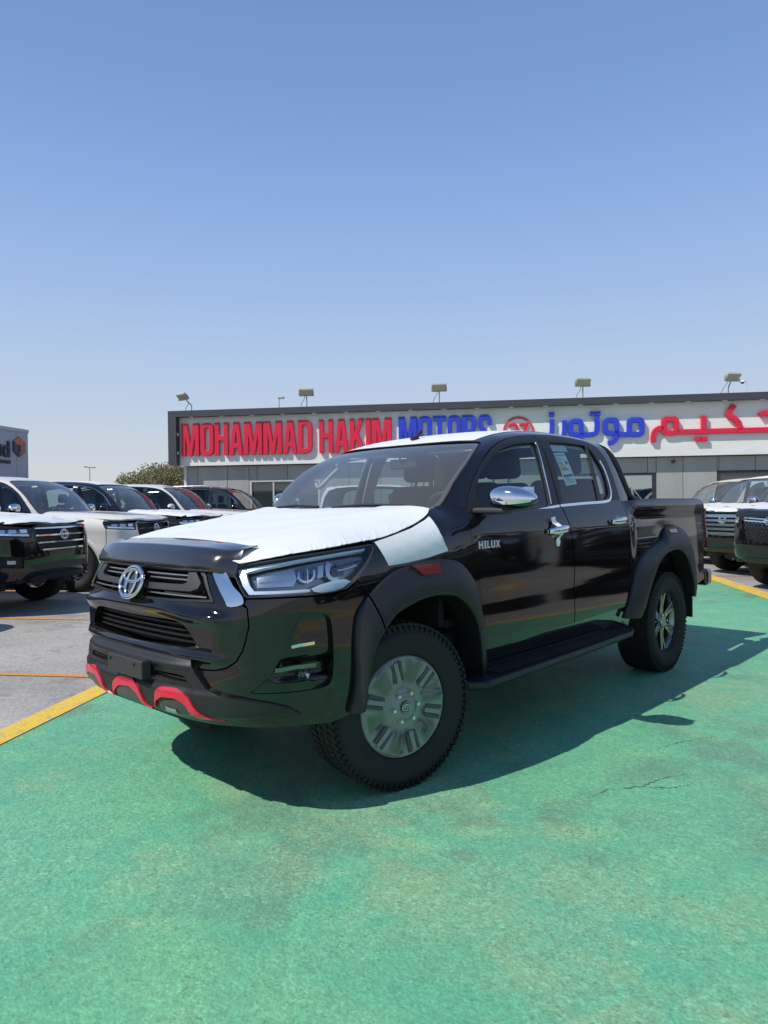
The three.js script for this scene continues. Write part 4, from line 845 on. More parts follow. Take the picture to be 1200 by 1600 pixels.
const greenTex = (() => { // worn green floor paint: scuffed film, bare sandy patches, pale specks and dark grit
  const n = 2048, N = (c, s) => noiseField(n, c, s), a = N(512, 1), h = N(256, 8), b = N(128, 2), k = N(64, 9), c = N(32, 3), d = N(16, 4), e = N(8, 5), f = N(4, 6), g = N(2, 7), m = N(4, 10), q = N(2, 15), z = N(256, 18), y = N(128, 19);
  return texture(n, (i, j) => {
    const wx = i + 60 * (b(j, i) - .5) + 16 * (d(j, i) - .5), wy = j + 60 * (b(i, j) - .5) + 16 * (d(i, j) - .5);
    const big = .50 * a(wx, wy) + .32 * h(wx, wy) + .18 * b(wx, wy);
    const mid = .40 * k(wx, wy) + .35 * c(wx * .6 + wy * .3, wy) + .25 * d(wx, wy);
    const grain = .28 * e(i, j) + .36 * f(i, j) + .36 * g(i, j);
    const dust = sstep(.46, .70, .26 * z(wx, wy) + .36 * y(wx * .6 + wy * .8, wy * .6 - wx * .8) + .38 * mid);           // sandy, rubbed areas
    const grey = sstep(.52, .78, .6 * h(wx + 700, wy + 300) + .4 * k(wx, wy + 90));        // paint worn to grey-green
    let R = lerp(90, 120, mid), G = lerp(164, 180, mid), Bb = lerp(126, 136, big);
    R = lerp(R, 104, grey * .65); G = lerp(G, 140, grey * .65); Bb = lerp(Bb, 114, grey * .65);
    R = lerp(R, 150, dust * .44); G = lerp(G, 166, dust * .42); Bb = lerp(Bb, 126, dust * .36);
    const wearK = .35 + .65 * sstep(.38, .62, .5 * big + .5 * mid);
    const pale = sstep(.55, .78, .55 * m(i, j) + .45 * g(i, j)) * wearK, dark = sstep(.60, .84, .55 * q(i, j) + .45 * f(i + 50, j + 20)) * wearK;
    R = lerp(R, 140, pale * .42); G = lerp(G, 206, pale * .42); Bb = lerp(Bb, 174, pale * .42);
    R = lerp(R, 70, dark * .42); G = lerp(G, 108, dark * .42); Bb = lerp(Bb, 86, dark * .42);
    const v = 1 + .26 * (grain - .5);
    return [R * v, G * v, Bb * v];
  });
})();
const greenBump = (() => { const n = 1024, a = noiseField(n, 4, 31), b = noiseField(n, 2, 32), c = noiseField(n, 16, 33); return texture(n, (i, j) => { const v = 255 * (.4 * a(i, j) + .4 * b(i, j) + .2 * c(i, j)); return [v, v, v]; }, false); })();
greenTex.repeat.set(1 / 5.6, 1 / 5.6); greenBump.repeat.set(1 / 2.6, 1 / 2.6);
const concTex = (() => { // pale worn yard concrete
  const n = 1024, a = noiseField(n, 256, 41), b = noiseField(n, 64, 42), c = noiseField(n, 16, 43), d = noiseField(n, 4, 44), e = noiseField(n, 2, 45);
  return texture(n, (i, j) => { const wx = i + 30 * b(j, i), st = .5 * a(wx, j) + .3 * b(i, j) + .2 * c(i * .5, j * 2); const v = lerp(140, 174, st) * (1 + .16 * (d(i, j) - .5) + .14 * (e(i, j) - .5)) - 16 * sstep(.58, .82, b(i + 90, j) * .6 + c(i, j) * .4); return [v * 1.0, v * .975, v * .93]; });
})();
concTex.repeat.set(1 / 4.1, 1 / 4.1);
const paintTex = (() => { const n = 512, a = noiseField(n, 64, 51), b = noiseField(n, 16, 52), c = noiseField(n, 4, 53), d = noiseField(n, 2, 54); return texture(n, (i, j) => { const w = sstep(.48, .70, .35 * a(i, j) + .3 * b(i, j) + .35 * c(i, j)); const v = 1 + .22 * (d(i, j) - .5); return [lerp(226, 188, w) * v, lerp(188, 168, w) * v, lerp(66, 122, w) * v]; }); })();
paintTex.repeat.set(1 / 1.3, 1 / 1.3);
const orangeTex = (() => { const n = 256, b = noiseField(n, 16, 62), c = noiseField(n, 4, 63), d = noiseField(n, 2, 64); return texture(n, (i, j) => { const w = sstep(.52, .75, .5 * b(i, j) + .5 * c(i, j)); const v = 1 + .2 * (d(i, j) - .5); return [lerp(214, 178, w) * v, lerp(140, 152, w) * v, lerp(52, 120, w) * v]; }); })();
orangeTex.repeat.set(1, 1);
{
  const nA = noiseField(64, 4, 71), nB = noiseField(64, 2, 72);
  const slow = (s, t) => { const v = .90 + .20 * (.6 * nA(s * 2 + 20, t * 2 + 20) + .4 * nB(s * 2.7 + 9, t * 2.7 + 11)); return [v * (1 + .06 * (nB(t + 5, s) - .5)), v, v * (1 - .05 * (nA(t * 2, s) - .5))]; };
  // the yard reaches to the horizon
  struct('ground', sheet(-300, 700, -500, 500, -.008), std([.30, .275, .235], .9));
  const yard = struct('yard_floor', sheet(-34, 19.2, -26, 30, 0, 1.0, (s, t) => { const v = .92 + .16 * nA(s + 30, t + 30); return [v, v, v]; }), new THREE.MeshStandardMaterial({ map: concTex, vertexColors: true, roughness: .85, bumpMap: greenBump, bumpScale: .002 }));
  struct('green_lane', sheet(-34, 17.5, -1.64, 4.82, .005, .35, slow), new THREE.MeshStandardMaterial({ map: greenTex, vertexColors: true, roughness: .62, bumpMap: greenBump, bumpScale: .003 }));
  const yel = new THREE.MeshStandardMaterial({ map: paintTex, roughness: .7 }), ora = new THREE.MeshStandardMaterial({ map: orangeTex, roughness: .7 });
  struct('lane_edge_line', sheet(-34, 17.5, -1.81, -1.63, .010), yel);
  struct('lane_edge_line', sheet(-34, 17.5, 4.81, 5.08, .010), yel);
  for (let k = -7; k <= 5; k++) { struct('bay_line', sheet(1.38 + k * 2.68, 1.455 + k * 2.68, -7.4, -1.82, .006), ora); struct('bay_line', sheet(1.9 + k * 2.55, 1.98 + k * 2.55, 5.09, 10.4, .006), ora); }
  // hairline cracks in the paint near the camera
  const jag = noiseField(256, 4, 83);
  const crack = (pts, w, sd) => { const c = resample(smooth(pts, false, 8), 70).map((p, i) => [p[0] + .022 * (jag(i * 2.1, sd) - .5) + .010 * (jag(i * 5.3, sd + 40) - .5), p[1] + .022 * (jag(i * 2.1, sd + 90) - .5) + .010 * (jag(i * 5.3, sd + 130) - .5)]); const o = stroke(c, t => w * (.15 + .85 * jag(t * 60, sd + 17)) * Math.sin(Math.PI * clamp(t, .02, .98))); const s = new THREE.ShapeGeometry(shapeOf(o.map(p => [p[0], -p[1]]))); s.rotateX(-Math.PI / 2); s.translate(0, .0075, 0); return s; };
  const cm = std([.10, .20, .15], .9);
  struct('floor_crack', crack([[.36, 1.56], [.58, 1.59], [.72, 1.68], [.86, 1.72], [1.05, 1.80]], .011, 3), cm);
  struct('floor_crack', crack([[.72, 1.68], [.80, 1.79], [.95, 1.86]], .006, 31), cm);
  struct('floor_crack', crack([[1.20, 1.52], [1.5, 1.60], [1.75, 1.74]], .007, 57), cm);
}

// ---------------------------------------------------------------- showroom building
const LET = { // block capitals in a unit-high box
  M: [.62, [[0, 0], [0, 1], [.21, 1], [.31, .36], [.41, 1], [.62, 1], [.62, 0], [.475, 0], [.475, .62], [.375, 0], [.245, 0], [.145, .62], [.145, 0]]],
  H: [.46, [[0, 0], [0, 1], [.15, 1], [.15, .60], [.31, .60], [.31, 1], [.46, 1], [.46, 0], [.31, 0], [.31, .44], [.15, .44], [.15, 0]]],
  A: [.46, [[0, 0], [.135, 1], [.325, 1], [.46, 0], [.312, 0], [.288, .20], [.172, .20], [.148, 0]], [[[.19, .34], [.27, .34], [.23, .74]]]],
  K: [.48, [[0, 0], [0, 1], [.15, 1], [.15, .60], [.30, 1], [.46, 1], [.285, .56], [.48, 0], [.32, 0], [.195, .38], [.15, .28], [.15, 0]]],
  I: [.16, [[0, 0], [0, 1], [.155, 1], [.155, 0]]],
  T: [.44, [[.145, 0], [.145, .85], [0, .85], [0, 1], [.44, 1], [.44, .85], [.295, .85], [.295, 0]]],
  O: [.46, roundRect(0, 0, .46, 1, .17), [roundRect(.15, .15, .31, .85, .06)]],
  D: [.47, [[0, 0], [0, 1], [.25, 1], [.36, .97], [.44, .90], [.47, .79], [.47, .21], [.44, .10], [.36, .03], [.25, 0]], [[[.15, .15], [.24, .15], [.29, .17], [.315, .23], [.315, .77], [.29, .83], [.24, .85], [.15, .85]]]],
  R: [.47, [[0, 0], [0, 1], [.28, 1], [.38, .97], [.44, .90], [.46, .80], [.46, .66], [.43, .56], [.36, .49], [.47, 0], [.31, 0], [.215, .43], [.15, .43], [.15, 0]], [[[.15, .58], [.24, .58], [.29, .61], [.305, .66], [.305, .78], [.29, .83], [.24, .86], [.15, .86]]]],
  S: [.46, stroke(smooth([[.385, .70], [.385, .80], [.34, .90], [.23, .925], [.12, .90], [.075, .80], [.085, .68], [.15, .58], [.30, .44], [.375, .34], [.385, .20], [.34, .10], [.23, .075], [.12, .10], [.075, .20], [.075, .31]], false, 4), .15)],
};
{
  const O = [10.132, 0, -18.541];
  const Bd = thing('showroom_building', 'long low grey-panelled showroom with dark-framed white sign fascia behind the cars', 'building', O, YAW_B);
  const grime = (() => { const n = 512, a = noiseField(n, 128, 91), b = noiseField(n, 32, 92), c = noiseField(n, 8, 93), d = noiseField(n, 2, 94); return texture(n, (i, j) => { const v = 232 + 23 * (.5 * a(i, j * .5) + .3 * b(i * 2, j * .5) + .2 * c(i, j)) - 10 * d(i, j); return [v, v, v * .985]; }); })();
  const wallMs = [.385, .40, .415].map(v => std([v, v * 1.02, v * 1.015], .55, 0, { map: grime })), wallM = wallMs[1], backM = std([.05, .05, .055], .8), fasciaM = std([.90, .90, .89], .5, 0, { map: grime }), frameM = std([.050, .054, .062], .45), roofM = std([.3, .3, .3], .9);
  const W1 = 24.5;
  mesh('sign_fascia', box(W1 - .28, 1.62, .24, .28 + (W1 - .28) / 2, 3.545, -.12), fasciaM, Bd);
  mesh('roof_beam', box(W1, .205, .62, W1 / 2, 4.455, -.03), frameM, Bd);
  mesh('end_post', box(.28, 1.60, .62, .14, 3.552, -.03), frameM, Bd);
  for (let k = 0; k < 2; k++) { const g = new THREE.CylinderGeometry(.05, .05, .03, 14); g.rotateZ(Math.PI / 2); g.translate(.29, 3.78 - k * .62, .16); mesh('post_lamp', g, std([.8, .8, .78], .4), Bd); }
  for (let k = 0; k < 22; k++) { const g = new THREE.CylinderGeometry(.075, .075, .03, 16); g.translate(.78 + k * 1.05, 4.345, .16); mesh('downlight', g, std([.75, .75, .73], .4), Bd); }
  mesh('core_wall', box(W1 - .4, 2.72, 7.6, W1 / 2 + .05, 1.36, -4.16), backM, Bd);
  mesh('roof_slab', box(W1 - .3, .12, 8, W1 / 2, 4.28, -4.35), roofM, Bd);
  mesh('rear_block', box(W1 - .5, 1.5, 7.6, W1 / 2, 3.5, -4.2), std([.4, .4, .4], .8), Bd);
  // wall panels with open joints; openings left out where the windows are
  const openings = [[2.60, 5.05, .55, 2.235], [12.6, 15.70, .55, 2.245], [17.48, 21.6, .55, 2.27]];
  const j = []; for (let k = -1; k < 23; k++) j.push(.79 + k * 1.0465);
  const zf = -.30;
  for (let k = 0; k < j.length - 1; k++) {
    const a = Math.max(.42, j[k]), b = Math.min(W1 - .3, j[k + 1]); if (b - a < .1) continue;
    let cuts = [[a, b, 0, 2.72]];
    for (const [x0, x1, y0, y1] of openings) {
      const nx = []; for (const [p, q, lo, hi] of cuts) { if (q <= x0 || p >= x1) { nx.push([p, q, lo, hi]); continue; } if (p < x0) nx.push([p, x0, lo, hi]); if (q > x1) nx.push([x1, q, lo, hi]); const m0 = Math.max(p, x0), m1 = Math.min(q, x1); nx.push([m0, m1, lo, y0]); nx.push([m0, m1, y1, hi]); }
      cuts = nx;
    }
    for (const [p, q, lo, hi] of cuts) if (q - p > .03) {
      const rows = lo < 1.2 && hi > 2.4 ? [[lo, 1.24], [1.24, hi]] : [[lo, hi]];
      for (const [l, h] of rows) mesh('wall_panel', rbox(q - p - .014, h - l - .010, .05, .006, (p + q) / 2, (l + h) / 2, zf, 1), wallMs[(k * 7 + (l > 1 ? 1 : 0)) % 3], Bd);
    }
  }
  mesh('corner_trim', box(.10, 2.72, .30, .37, 1.36, -.36), std([.62, .62, .61], .5), Bd);
  const glassM = phys({ color: lin(.03, .04, .042), roughness: .02, ior: 1.6, clearcoat: 1, clearcoatRoughness: .0 }), mirrorM = std([.46, .50, .50], .03, 1);
  const frameDark = std([.03, .033, .042], .4), frameLight = std([.5, .51, .5], .45);
  openings.forEach(([x0, x1, y0, y1], i) => {
    const n = i === 0 ? 3 : 2, fm = i === 0 ? frameLight : frameDark, w = new THREE.Group(); w.name = 'window'; Bd.add(w);
    mesh('frame', [box(x1 - x0, .07, .08, (x0 + x1) / 2, y1 - .035, zf - .03), box(x1 - x0, .07, .08, (x0 + x1) / 2, y0 + .035, zf - .03), box(.08, y1 - y0 - .14, .08, x0 + .04, (y0 + y1) / 2, zf - .03), box(i === 1 ? .12 : .08, y1 - y0 - .14, .08, x1 - .05, (y0 + y1) / 2, zf - .03)], fm, w);
    for (let k = 0; k < n; k++) { const a = lerp(x0 + .08, x1 - .10, k / n), b = lerp(x0 + .08, x1 - .10, (k + 1) / n); mesh('pane', box(b - a - .03, y1 - y0 - .15, .012, (a + b) / 2, (y0 + y1) / 2, zf - .045), i === 1 ? mirrorM : glassM, w); if (k) mesh('mullion', box(.05, y1 - y0 - .15, .06, a, (y0 + y1) / 2, zf - .03), fm, w); }
  });
  mesh('wall_bell', (() => { const g = new THREE.CylinderGeometry(.055, .055, .08, 20); g.rotateX(Math.PI / 2); g.translate(16.2, 2.58, zf + .06); return g; })(), std([.10, .03, .03], .5), Bd);
  // ---- lettering
  const redM = phys({ color: lin(.66, .014, .05), roughness: .38 }), blueM = phys({ color: lin(.022, .05, .52), roughness: .38 });
  const word = (name, label, text, x0, x1, y0, y1, m) => {
    const g = thing(name, label, 'sign', O, YAW_B); const gap = .045; const tot = [...text].reduce((s, c) => s + LET[c][0] + gap, -gap), h = y1 - y0; let x = x0; const k = (x1 - x0) / tot;
    for (const c of text) { const [w, o, holes = []] = LET[c]; const f = p => [x + p[0] * k, y0 + p[1] * h]; const e = extr(o.map(f), .085, .012, holes.map(q => q.map(f))); e.translate(0, 0, .03); mesh('letter', e, m, g); x += (w + gap) * k; }
    return g;
  };
  word('red_sign_word', 'longest red raised word, at the left end of the white fascia', 'MOHAMMAD', .39, 4.89, 3.06, 4.15, redM);
  word('red_sign_word', 'short red raised word on the fascia, partly behind the pickup windscreen top', 'HAKIM', 5.12, 7.50, 3.06, 4.15, redM);
  word('blue_sign_word', 'blue raised word in Latin letters on the fascia, just above the pickup roof', 'MOTORS', 7.73, 10.68, 3.06, 4.16, blueM);
  { // 37 in a ring
    const g = thing('number_roundel', 'red ring with the number 37 on the fascia', 'sign', O, YAW_B), cx = 11.50, cy = 3.60;
    const e = extr(circlePts(.475, 48, cx, cy), .03, .005, [circlePts(.405, 48, cx, cy).reverse()]); e.translate(0, 0, .012); mesh('ring', e, phys({ color: lin(.60, .06, .08), roughness: .4 }), g);
    const dg = (p, w) => { const q = extr(stroke(smooth(p, false, 4), w), .05, .006); q.translate(0, 0, .012); return q; };
    mesh('digit', dg([[cx - .27, cy + .14], [cx - .22, cy + .21], [cx - .13, cy + .22], [cx - .05, cy + .17], [cx - .05, cy + .07], [cx - .11, cy + .01], [cx - .17, cy - .0]], .085), redM, g);
    g.children[1].name = 'digit'; mesh('digit', dg([[cx - .165, cy - .005], [cx - .10, cy - .01], [cx - .04, cy - .07], [cx - .04, cy - .16], [cx - .12, cy - .23], [cx - .22, cy - .22], [cx - .28, cy - .15]], .085), redM, g);
    const q = extr([[cx + .03, cy + .25], [cx + .30, cy + .25], [cx + .30, cy + .17], [cx + .16, cy - .26], [cx + .06, cy - .26], [cx + .19, cy + .165], [cx + .03, cy + .165]], .05, .006); q.translate(0, 0, .012); mesh('digit', q, redM, g);
  }
  const bar = (p, w, sm = 5) => { const e = extr(stroke(sm ? smooth(p, false, sm) : p, w), .085, .012); e.translate(0, 0, .03); return e; };
  const ringG = (x0, y0, x1, y1, w, r) => { const e = extr(roundRect(x0 - w / 2, y0 - w / 2, x1 + w / 2, y1 + w / 2, r), .085, .012, [roundRect(x0 + w / 2, y0 + w / 2, x1 - w / 2, y1 - w / 2, Math.max(.03, r - w)).reverse()]); e.translate(0, 0, .03); return e; };
  const sq = (x0, y0, x1, y1) => { const e = extr([[x0, y0], [x1, y0], [x1, y1], [x0, y1]], .085, .012); e.translate(0, 0, .03); return e; };
  { // blue word, read from the right: meem waw ta waw ra zay
    const g = thing('blue_arabic_word', 'blue raised Arabic word in the middle of the fascia', 'sign', O, YAW_B);
    mesh('letter', [ringG(14.84, 3.41, 15.21, 3.85, .155, .16), bar([[14.45, 3.425], [14.80, 3.415]], .15, 0)], blueM, g);
    mesh('letter', [ringG(14.13, 3.47, 14.47, 3.87, .15, .16), bar([[14.47, 3.56], [14.47, 3.40], [14.42, 3.26], [14.32, 3.18], [14.20, 3.16]], .15)], blueM, g);
    mesh('letter', [bar([[13.88, 3.98], [13.88, 3.60], [13.84, 3.48], [13.70, 3.44], [13.42, 3.445]], .15), sq(13.68, 4.01, 13.82, 4.15), sq(13.85, 4.01, 13.99, 4.15)], blueM, g);
    mesh('letter', [ringG(13.095, 3.455, 13.41, 3.865, .15, .16), bar([[13.41, 3.5], [13.40, 3.35], [13.32, 3.22], [13.15, 3.16]], .15)], blueM, g);
    mesh('letter', bar([[12.91, 3.90], [12.90, 3.55], [12.85, 3.38], [12.70, 3.22], [12.62, 3.18]], .14), blueM, g);
    mesh('letter', [bar([[12.53, 3.94], [12.52, 3.55], [12.46, 3.38], [12.32, 3.22]], .14), sq(12.45, 4.02, 12.60, 4.165)], blueM, g);
  }
  { // red word, read from the right: haa kaf ya meem
    const g = thing('red_arabic_word', 'red raised Arabic word running off the right edge of the fascia', 'sign', O, YAW_B);
    mesh('letter', [ringG(15.85, 3.43, 16.21, 3.845, .16, .15), bar([[15.85, 3.57], [15.70, 3.57], [15.58, 3.47], [15.545, 3.32], [15.54, 3.16]], .16)], redM, g);
    mesh('letter', [bar([[16.22, 3.45], [17.95, 3.45]], .155, 0), bar([[16.995, 3.48], [17.0, 3.93]], .155, 0), sq(16.75, 3.15, 16.915, 3.29), sq(16.935, 3.15, 17.10, 3.29)], redM, g);
    mesh('letter', [bar([[17.87, 4.22], [17.70, 3.95], [17.74, 3.89], [17.88, 3.80], [18.00, 3.66], [18.03, 3.45]], .16), bar([[17.96, 3.45], [18.85, 3.45]], .155, 0)], redM, g);
    mesh('letter', [bar([[18.58, 3.88], [18.70, 3.95], [18.85, 3.92], [19.15, 3.78], [19.38, 3.70]], .155), bar([[19.30, 3.70], [19.0, 3.62], [18.84, 3.45], [19.4, 3.45], [20.3, 3.45]], .15, 0)], redM, g);
    mesh('letter', [ringG(20.2, 3.43, 20.6, 3.86, .16, .15), bar([[20.6, 3.45], [21.6, 3.45]], .155, 0)], redM, g);
  }
}
// ---- floodlights on the roof edge
{
  const O = V(10.132, 0, -18.541), at = (w, y, z) => O.clone().addScaledVector(E2, w).addScaledVector(E1, -z).setY(y);
  const list = [[.67, 'floodlight on a bent pole at the left end of the roof', -.55, .18, .32], [4.67, 'floodlight above the gap between the two red words', .12, .05, .18], [9.03, 'floodlight on a straight pole above the blue Latin word', .0, .02, .10], [13.49, 'floodlight above the blue Arabic word', .25, .05, .10], [17.77, 'floodlight above the red Arabic word with a small camera beside it', .35, .1, .22]];
  const caseM = std([.42, .41, .36], .5, .2), lensM = phys({ color: lin(.52, .50, .34), roughness: .15, clearcoat: 1 }), poleM = std([.30, .29, .28], .5, .4);
  for (const [w, label, turn, lean, tiltX] of list) {
    const p = at(w, 4.556, -.1), g = thing('roof_floodlight', label.replace('floodlight', 'square floodlight'), 'floodlight', p.toArray(), YAW_B, 'floodlights along the roof edge');
    const hx = turn < -.3 ? -.28 : turn > .3 ? .10 : 0;
    mesh('pole', tube([[0, 0, 0], [0, .22, 0], [hx * .4, .34, .02], [hx * .6, .42, .04]], .019, 20, 8), poleM, g);
    mesh('foot', box(.14, .02, .14, 0, .01, 0), poleM, g);
    const h = mesh('lamp_case', (() => { const c = rbox(.46, .27, .10, .02, 0, 0, 0, 2); c.rotateX(.5 + tiltX); c.rotateY(turn); c.translate(hx, .52, .06); return c; })(), caseM, g);
    mesh('lamp_glass', (() => { const c = box(.41, .22, .004, 0, 0, .053); c.rotateX(.5 + tiltX); c.rotateY(turn); c.translate(hx, .52, .06); return c; })(), lensM, h);
    for (const s of [-1, 1]) mesh('bracket', (() => { const c = box(.012, .18, .03, s * .24, -.04, -.02); c.rotateY(turn); c.translate(hx, .52, .06); return c; })(), poleM, h);
    mesh('cable', tube([[-.22, .01, 0], [-.16, .18, .02], [-.08, .30, .03], [hx * .6 - .05, .44, .05]], .009, 16, 6), std([.12, .12, .12], .7), g);
  }
  const c = thing('security_camera', 'small security camera on a thin pole above the longest red word', 'camera', at(3.73, 4.556, -.1).toArray(), YAW_B);
  mesh('pole', rod([0, 0, 0], [0, .34, 0], .014, 8), std([.3, .3, .3], .5, .4), c);
  mesh('housing', (() => { const g = rbox(.22, .085, .09, .03, .04, .385, 0, 2); g.rotateZ(-.06); return g; })(), std([.45, .43, .38], .4), c);
  mesh('lens', (() => { const g = new THREE.CylinderGeometry(.03, .03, .03, 14); g.rotateZ(Math.PI / 2); g.translate(.16, .375, 0); return g; })(), M.blackTrimAndShade, c);
  const d = thing('dome_camera', 'white dome camera hanging beside the rightmost floodlight', 'camera', at(18.22, 4.556, -.1).toArray(), YAW_B);
  mesh('pole', tube([[.06, 0, 0], [.06, .38, 0], [.0, .42, 0], [-.04, .40, 0]], .011, 16, 6), std([.6, .6, .6], .5), d);
  mesh('dome', (() => { const g = new THREE.SphereGeometry(.075, 18, 12, 0, 2 * Math.PI, 0, Math.PI / 2); g.translate(-.05, .36, 0); return g; })(), std([.7, .69, .66], .4), d);
  mesh('lens', (() => { const g = new THREE.SphereGeometry(.05, 16, 8, 0, 2 * Math.PI, Math.PI / 2, Math.PI / 2); g.translate(-.05, .36, 0); return g; })(), M.blackTrimAndShade, d);
}

// ---------------------------------------------------------------- parked SUVs (front axle at the origin, nose to -x)
function suvBody(hs = 1, ws = 1) {
  const D = table([[.34, -.09], [.42, -.05], [.50, -.02], [.58, -.004], [.66, .0], [.78, -.010], [.90, -.008], [1.0, .0], [1.06, .002], [1.10, -.004], [1.16, -.018], [1.24, -.036], [1.34, -.06]]);
  const F = table([[.30, -.20], [.40, -.10], [.48, -.04], [.58, .0], [.70, .005], [.90, .0], [1.02, -.012], [1.10, -.03], [1.16, -.06], [1.22, -.12]]);
  const yE = table([[-.95, 1.12], [-.7, 1.15], [-.3, 1.185], [.1, 1.215], [.5, 1.245], [.8, 1.27]]);
  const Tf = table([[-.5, 0], [-.2, -.02], [-.13, -.10], [-.08, -.28], [-.04, -.58], [0, -1], [.03, -1.4]]);
  const off = (u, x, y, z) => {
    const side = lerp(Tf(y - yE(x)) * .10 + D(Math.min(y, 1.06)) * .8, D(y), sstep(.5, .75, x));
    if (x > 3.3) return lerp(side, D(y) * .6 - .10 * sstep(1.0, 1.3, y), sstep(3.6, 3.95, x));
    return x < 0 ? lerp(F(y), side, sstep(.66, .92, z / ws)) : side;
  };
  const hc = table([[-.98, 1.11], [-.92, 1.15], [-.8, 1.19], [-.4, 1.235], [0, 1.265], [.4, 1.285], [.7, 1.295]]);
  const hz = table([[-.95, .62], [-.85, .74], [-.6, .84], [-.3, .875], [.2, .88], [.6, .85], [.75, .82]]);
  return makeBody({
    plan: [[-.95, 0], [-.945, .25], [-.92, .5], [-.865, .70], [-.76, .83], [-.58, .915], [-.3, .955], [.3, .972], [1.5, .98], [2.8, .975], [3.5, .955], [3.82, .90], [3.93, .80], [3.98, .5], [3.99, 0]].map(p => [p[0], p[1] * ws]),
    off,
    cab: [[.955, 1.20], [.935, 1.29], [.905, 1.42], [.868, 1.56], [.83, 1.70], [.795, 1.79], [.74, 1.855], [.62, 1.895], [.42, 1.915], [.2, 1.925], [0, 1.93]].map(p => [p[0] * ws, 1.20 + (p[1] - 1.20) * hs]),
    kz: [[.4, .70], [.55, .82], [.7, .90], [.85, .945], [1.05, .975], [1.3, .99], [1.7, 1], [2.9, .995], [3.5, .965], [3.9, .92]],
    ky: [[.5, .45], [.8, .63], [1.0, .74], [1.2, .84], [1.4, .915], [1.6, .955], [1.9, .985], [2.3, 1], [3.0, .99], [3.5, .965], [3.9, .93]],
    hood: (x, z) => { const e = hz(x) * ws, t = clamp(z / e, 0, 1.2), ye = yE(x) - .01; return ye + (hc(x) - ye) * (1 - .25 * t * t - .75 * Math.pow(t, 8)) + .012 * (sstep(.50, .60, t) * (1 - sstep(.82, 1, t))); },
  });
}
const suvCache = new Map();
function suvParts(style) { // geometries shared by every SUV of one style
  if (suvCache.has(style)) return suvCache.get(style);
  const B = suvBody(style === 'tall' ? 1.03 : 1), W = B.wrap, C = B.cab, U = B.uX, G = {};
  const X = (x, y) => [U(x), y];
  const arch = (cx, r, y0 = .42) => { const o = []; for (let i = 0; i <= 18; i++) { const a = lerp(-.12, Math.PI + .12, i / 18); o.push([U(cx) + r * Math.cos(a), .40 + r * Math.sin(a)]); } return o; };
  const aF = arch(0, .47), aR = arch(2.85, .47), u0 = U(.62);
  const hl = style === 'mesh' ? [[.60, 1.10], [1.02, 1.135], [1.20, 1.10], [1.16, 1.03], [.64, 1.00]] : style === 'bars' ? [[.60, 1.085], [.95, 1.115], [1.12, 1.10], [1.10, 1.0], [.62, .975]] : [[.585, 1.10], [.98, 1.125], [1.16, 1.095], [1.10, 1.01], [.61, .985]];
  G.hl = hl;
  const both = g => [g, mirror(g)];
  const hoodY = x => B.hood(.88, x).y;
  G.wing = both(panel(W, inset([[u0 - .0, 1.22], [U(.3), 1.225], [U(0), 1.20], [U(-.3), 1.178], [hl[2][0] + .0, 1.15], [hl[2][0] + .01, 1.10], [hl[3][0] + .01, 1.0], [hl[3][0] + .01, .55]].concat(aF.slice().reverse().filter(p => p[1] > .44), [[u0, .44]]), .003), { step: [.07, .03] }));
  G.doorF = both(panel(W, inset([[u0, .46], [u0, 1.235], [U(1.0), 1.245], [U(1.68), 1.255], [U(1.70), .46]], .003), { step: [.12, .03] }));
  G.doorR = both(panel(W, inset([[U(1.705), .46], [U(1.685), 1.255], [U(2.62), 1.275], [U(2.66), .98]].concat(aR.slice().reverse().filter(p => p[0] < U(2.66) && p[1] > .62 && p[1] < .9), [[U(2.36), .46]]), .003), { step: [.12, .03] }));
  G.quarter = both(panel(W, inset([[U(2.63), 1.275], [U(3.2), 1.285], [U(3.75), 1.285], [U(3.86), 1.0], [U(3.86), .55], [U(3.4), .48]].concat(aR.filter(p => p[0] > U(2.67) && p[1] > .50), [[U(2.665), .98]]), .003), { step: [.10, .03] }));
  G.sill = both(panel(W, [[U(.46), .36], [U(.50), .452], [U(2.40), .452], [U(2.42), .36]], { step: .15, lift: -.01, lip: .03 }));
  G.archTrim = [].concat(...[aF, aR].map(a => both((() => { const rows = a.map(p => { const c = [U(a === aF ? 0 : 2.85), .40], k = 1.0, q = W(p[0], p[1]), d = [(p[0] - c[0]) / .47, (p[1] - .40) / .47]; return [W(p[0] - d[0] * .03, p[1] - d[1] * .03).add(V(0, 0, -.06)), W(p[0] - d[0] * .02, p[1] - d[1] * .02).add(V(0, 0, .018)), W(p[0] + d[0] * .03, p[1] + d[1] * .03).add(V(0, 0, .022)), W(p[0] + d[0] * .055, p[1] + d[1] * .055).add(V(0, 0, .002))]; }); return gridGeo(rows); })())));
  G.liner = [].concat(...[0, 2.85].map(cx => both((() => { const rows = []; for (let i = 0; i <= 16; i++) { const a = lerp(-.2, Math.PI + .2, i / 16); rows.push([V(cx + .49 * Math.cos(a), .40 + .49 * Math.sin(a), .90), V(cx + .50 * Math.cos(a), .40 + .50 * Math.sin(a), .55), V(cx, .40, .55)]); } return gridGeo(rows); })())));
  // front
  const gH = style === 'mesh' ? [[0, 1.10], [.40, 1.10], [.56, 1.02], [.50, .80], [.30, .72], [0, .72]] : style === 'bars' ? [[0, 1.10], [.50, 1.10], [.575, 1.05], [.53, .74], [0, .72]] : [[0, 1.125], [.46, 1.125], [.565, 1.09], [.545, .95], [.49, .80], [0, .775]];
  G.gH = gH;
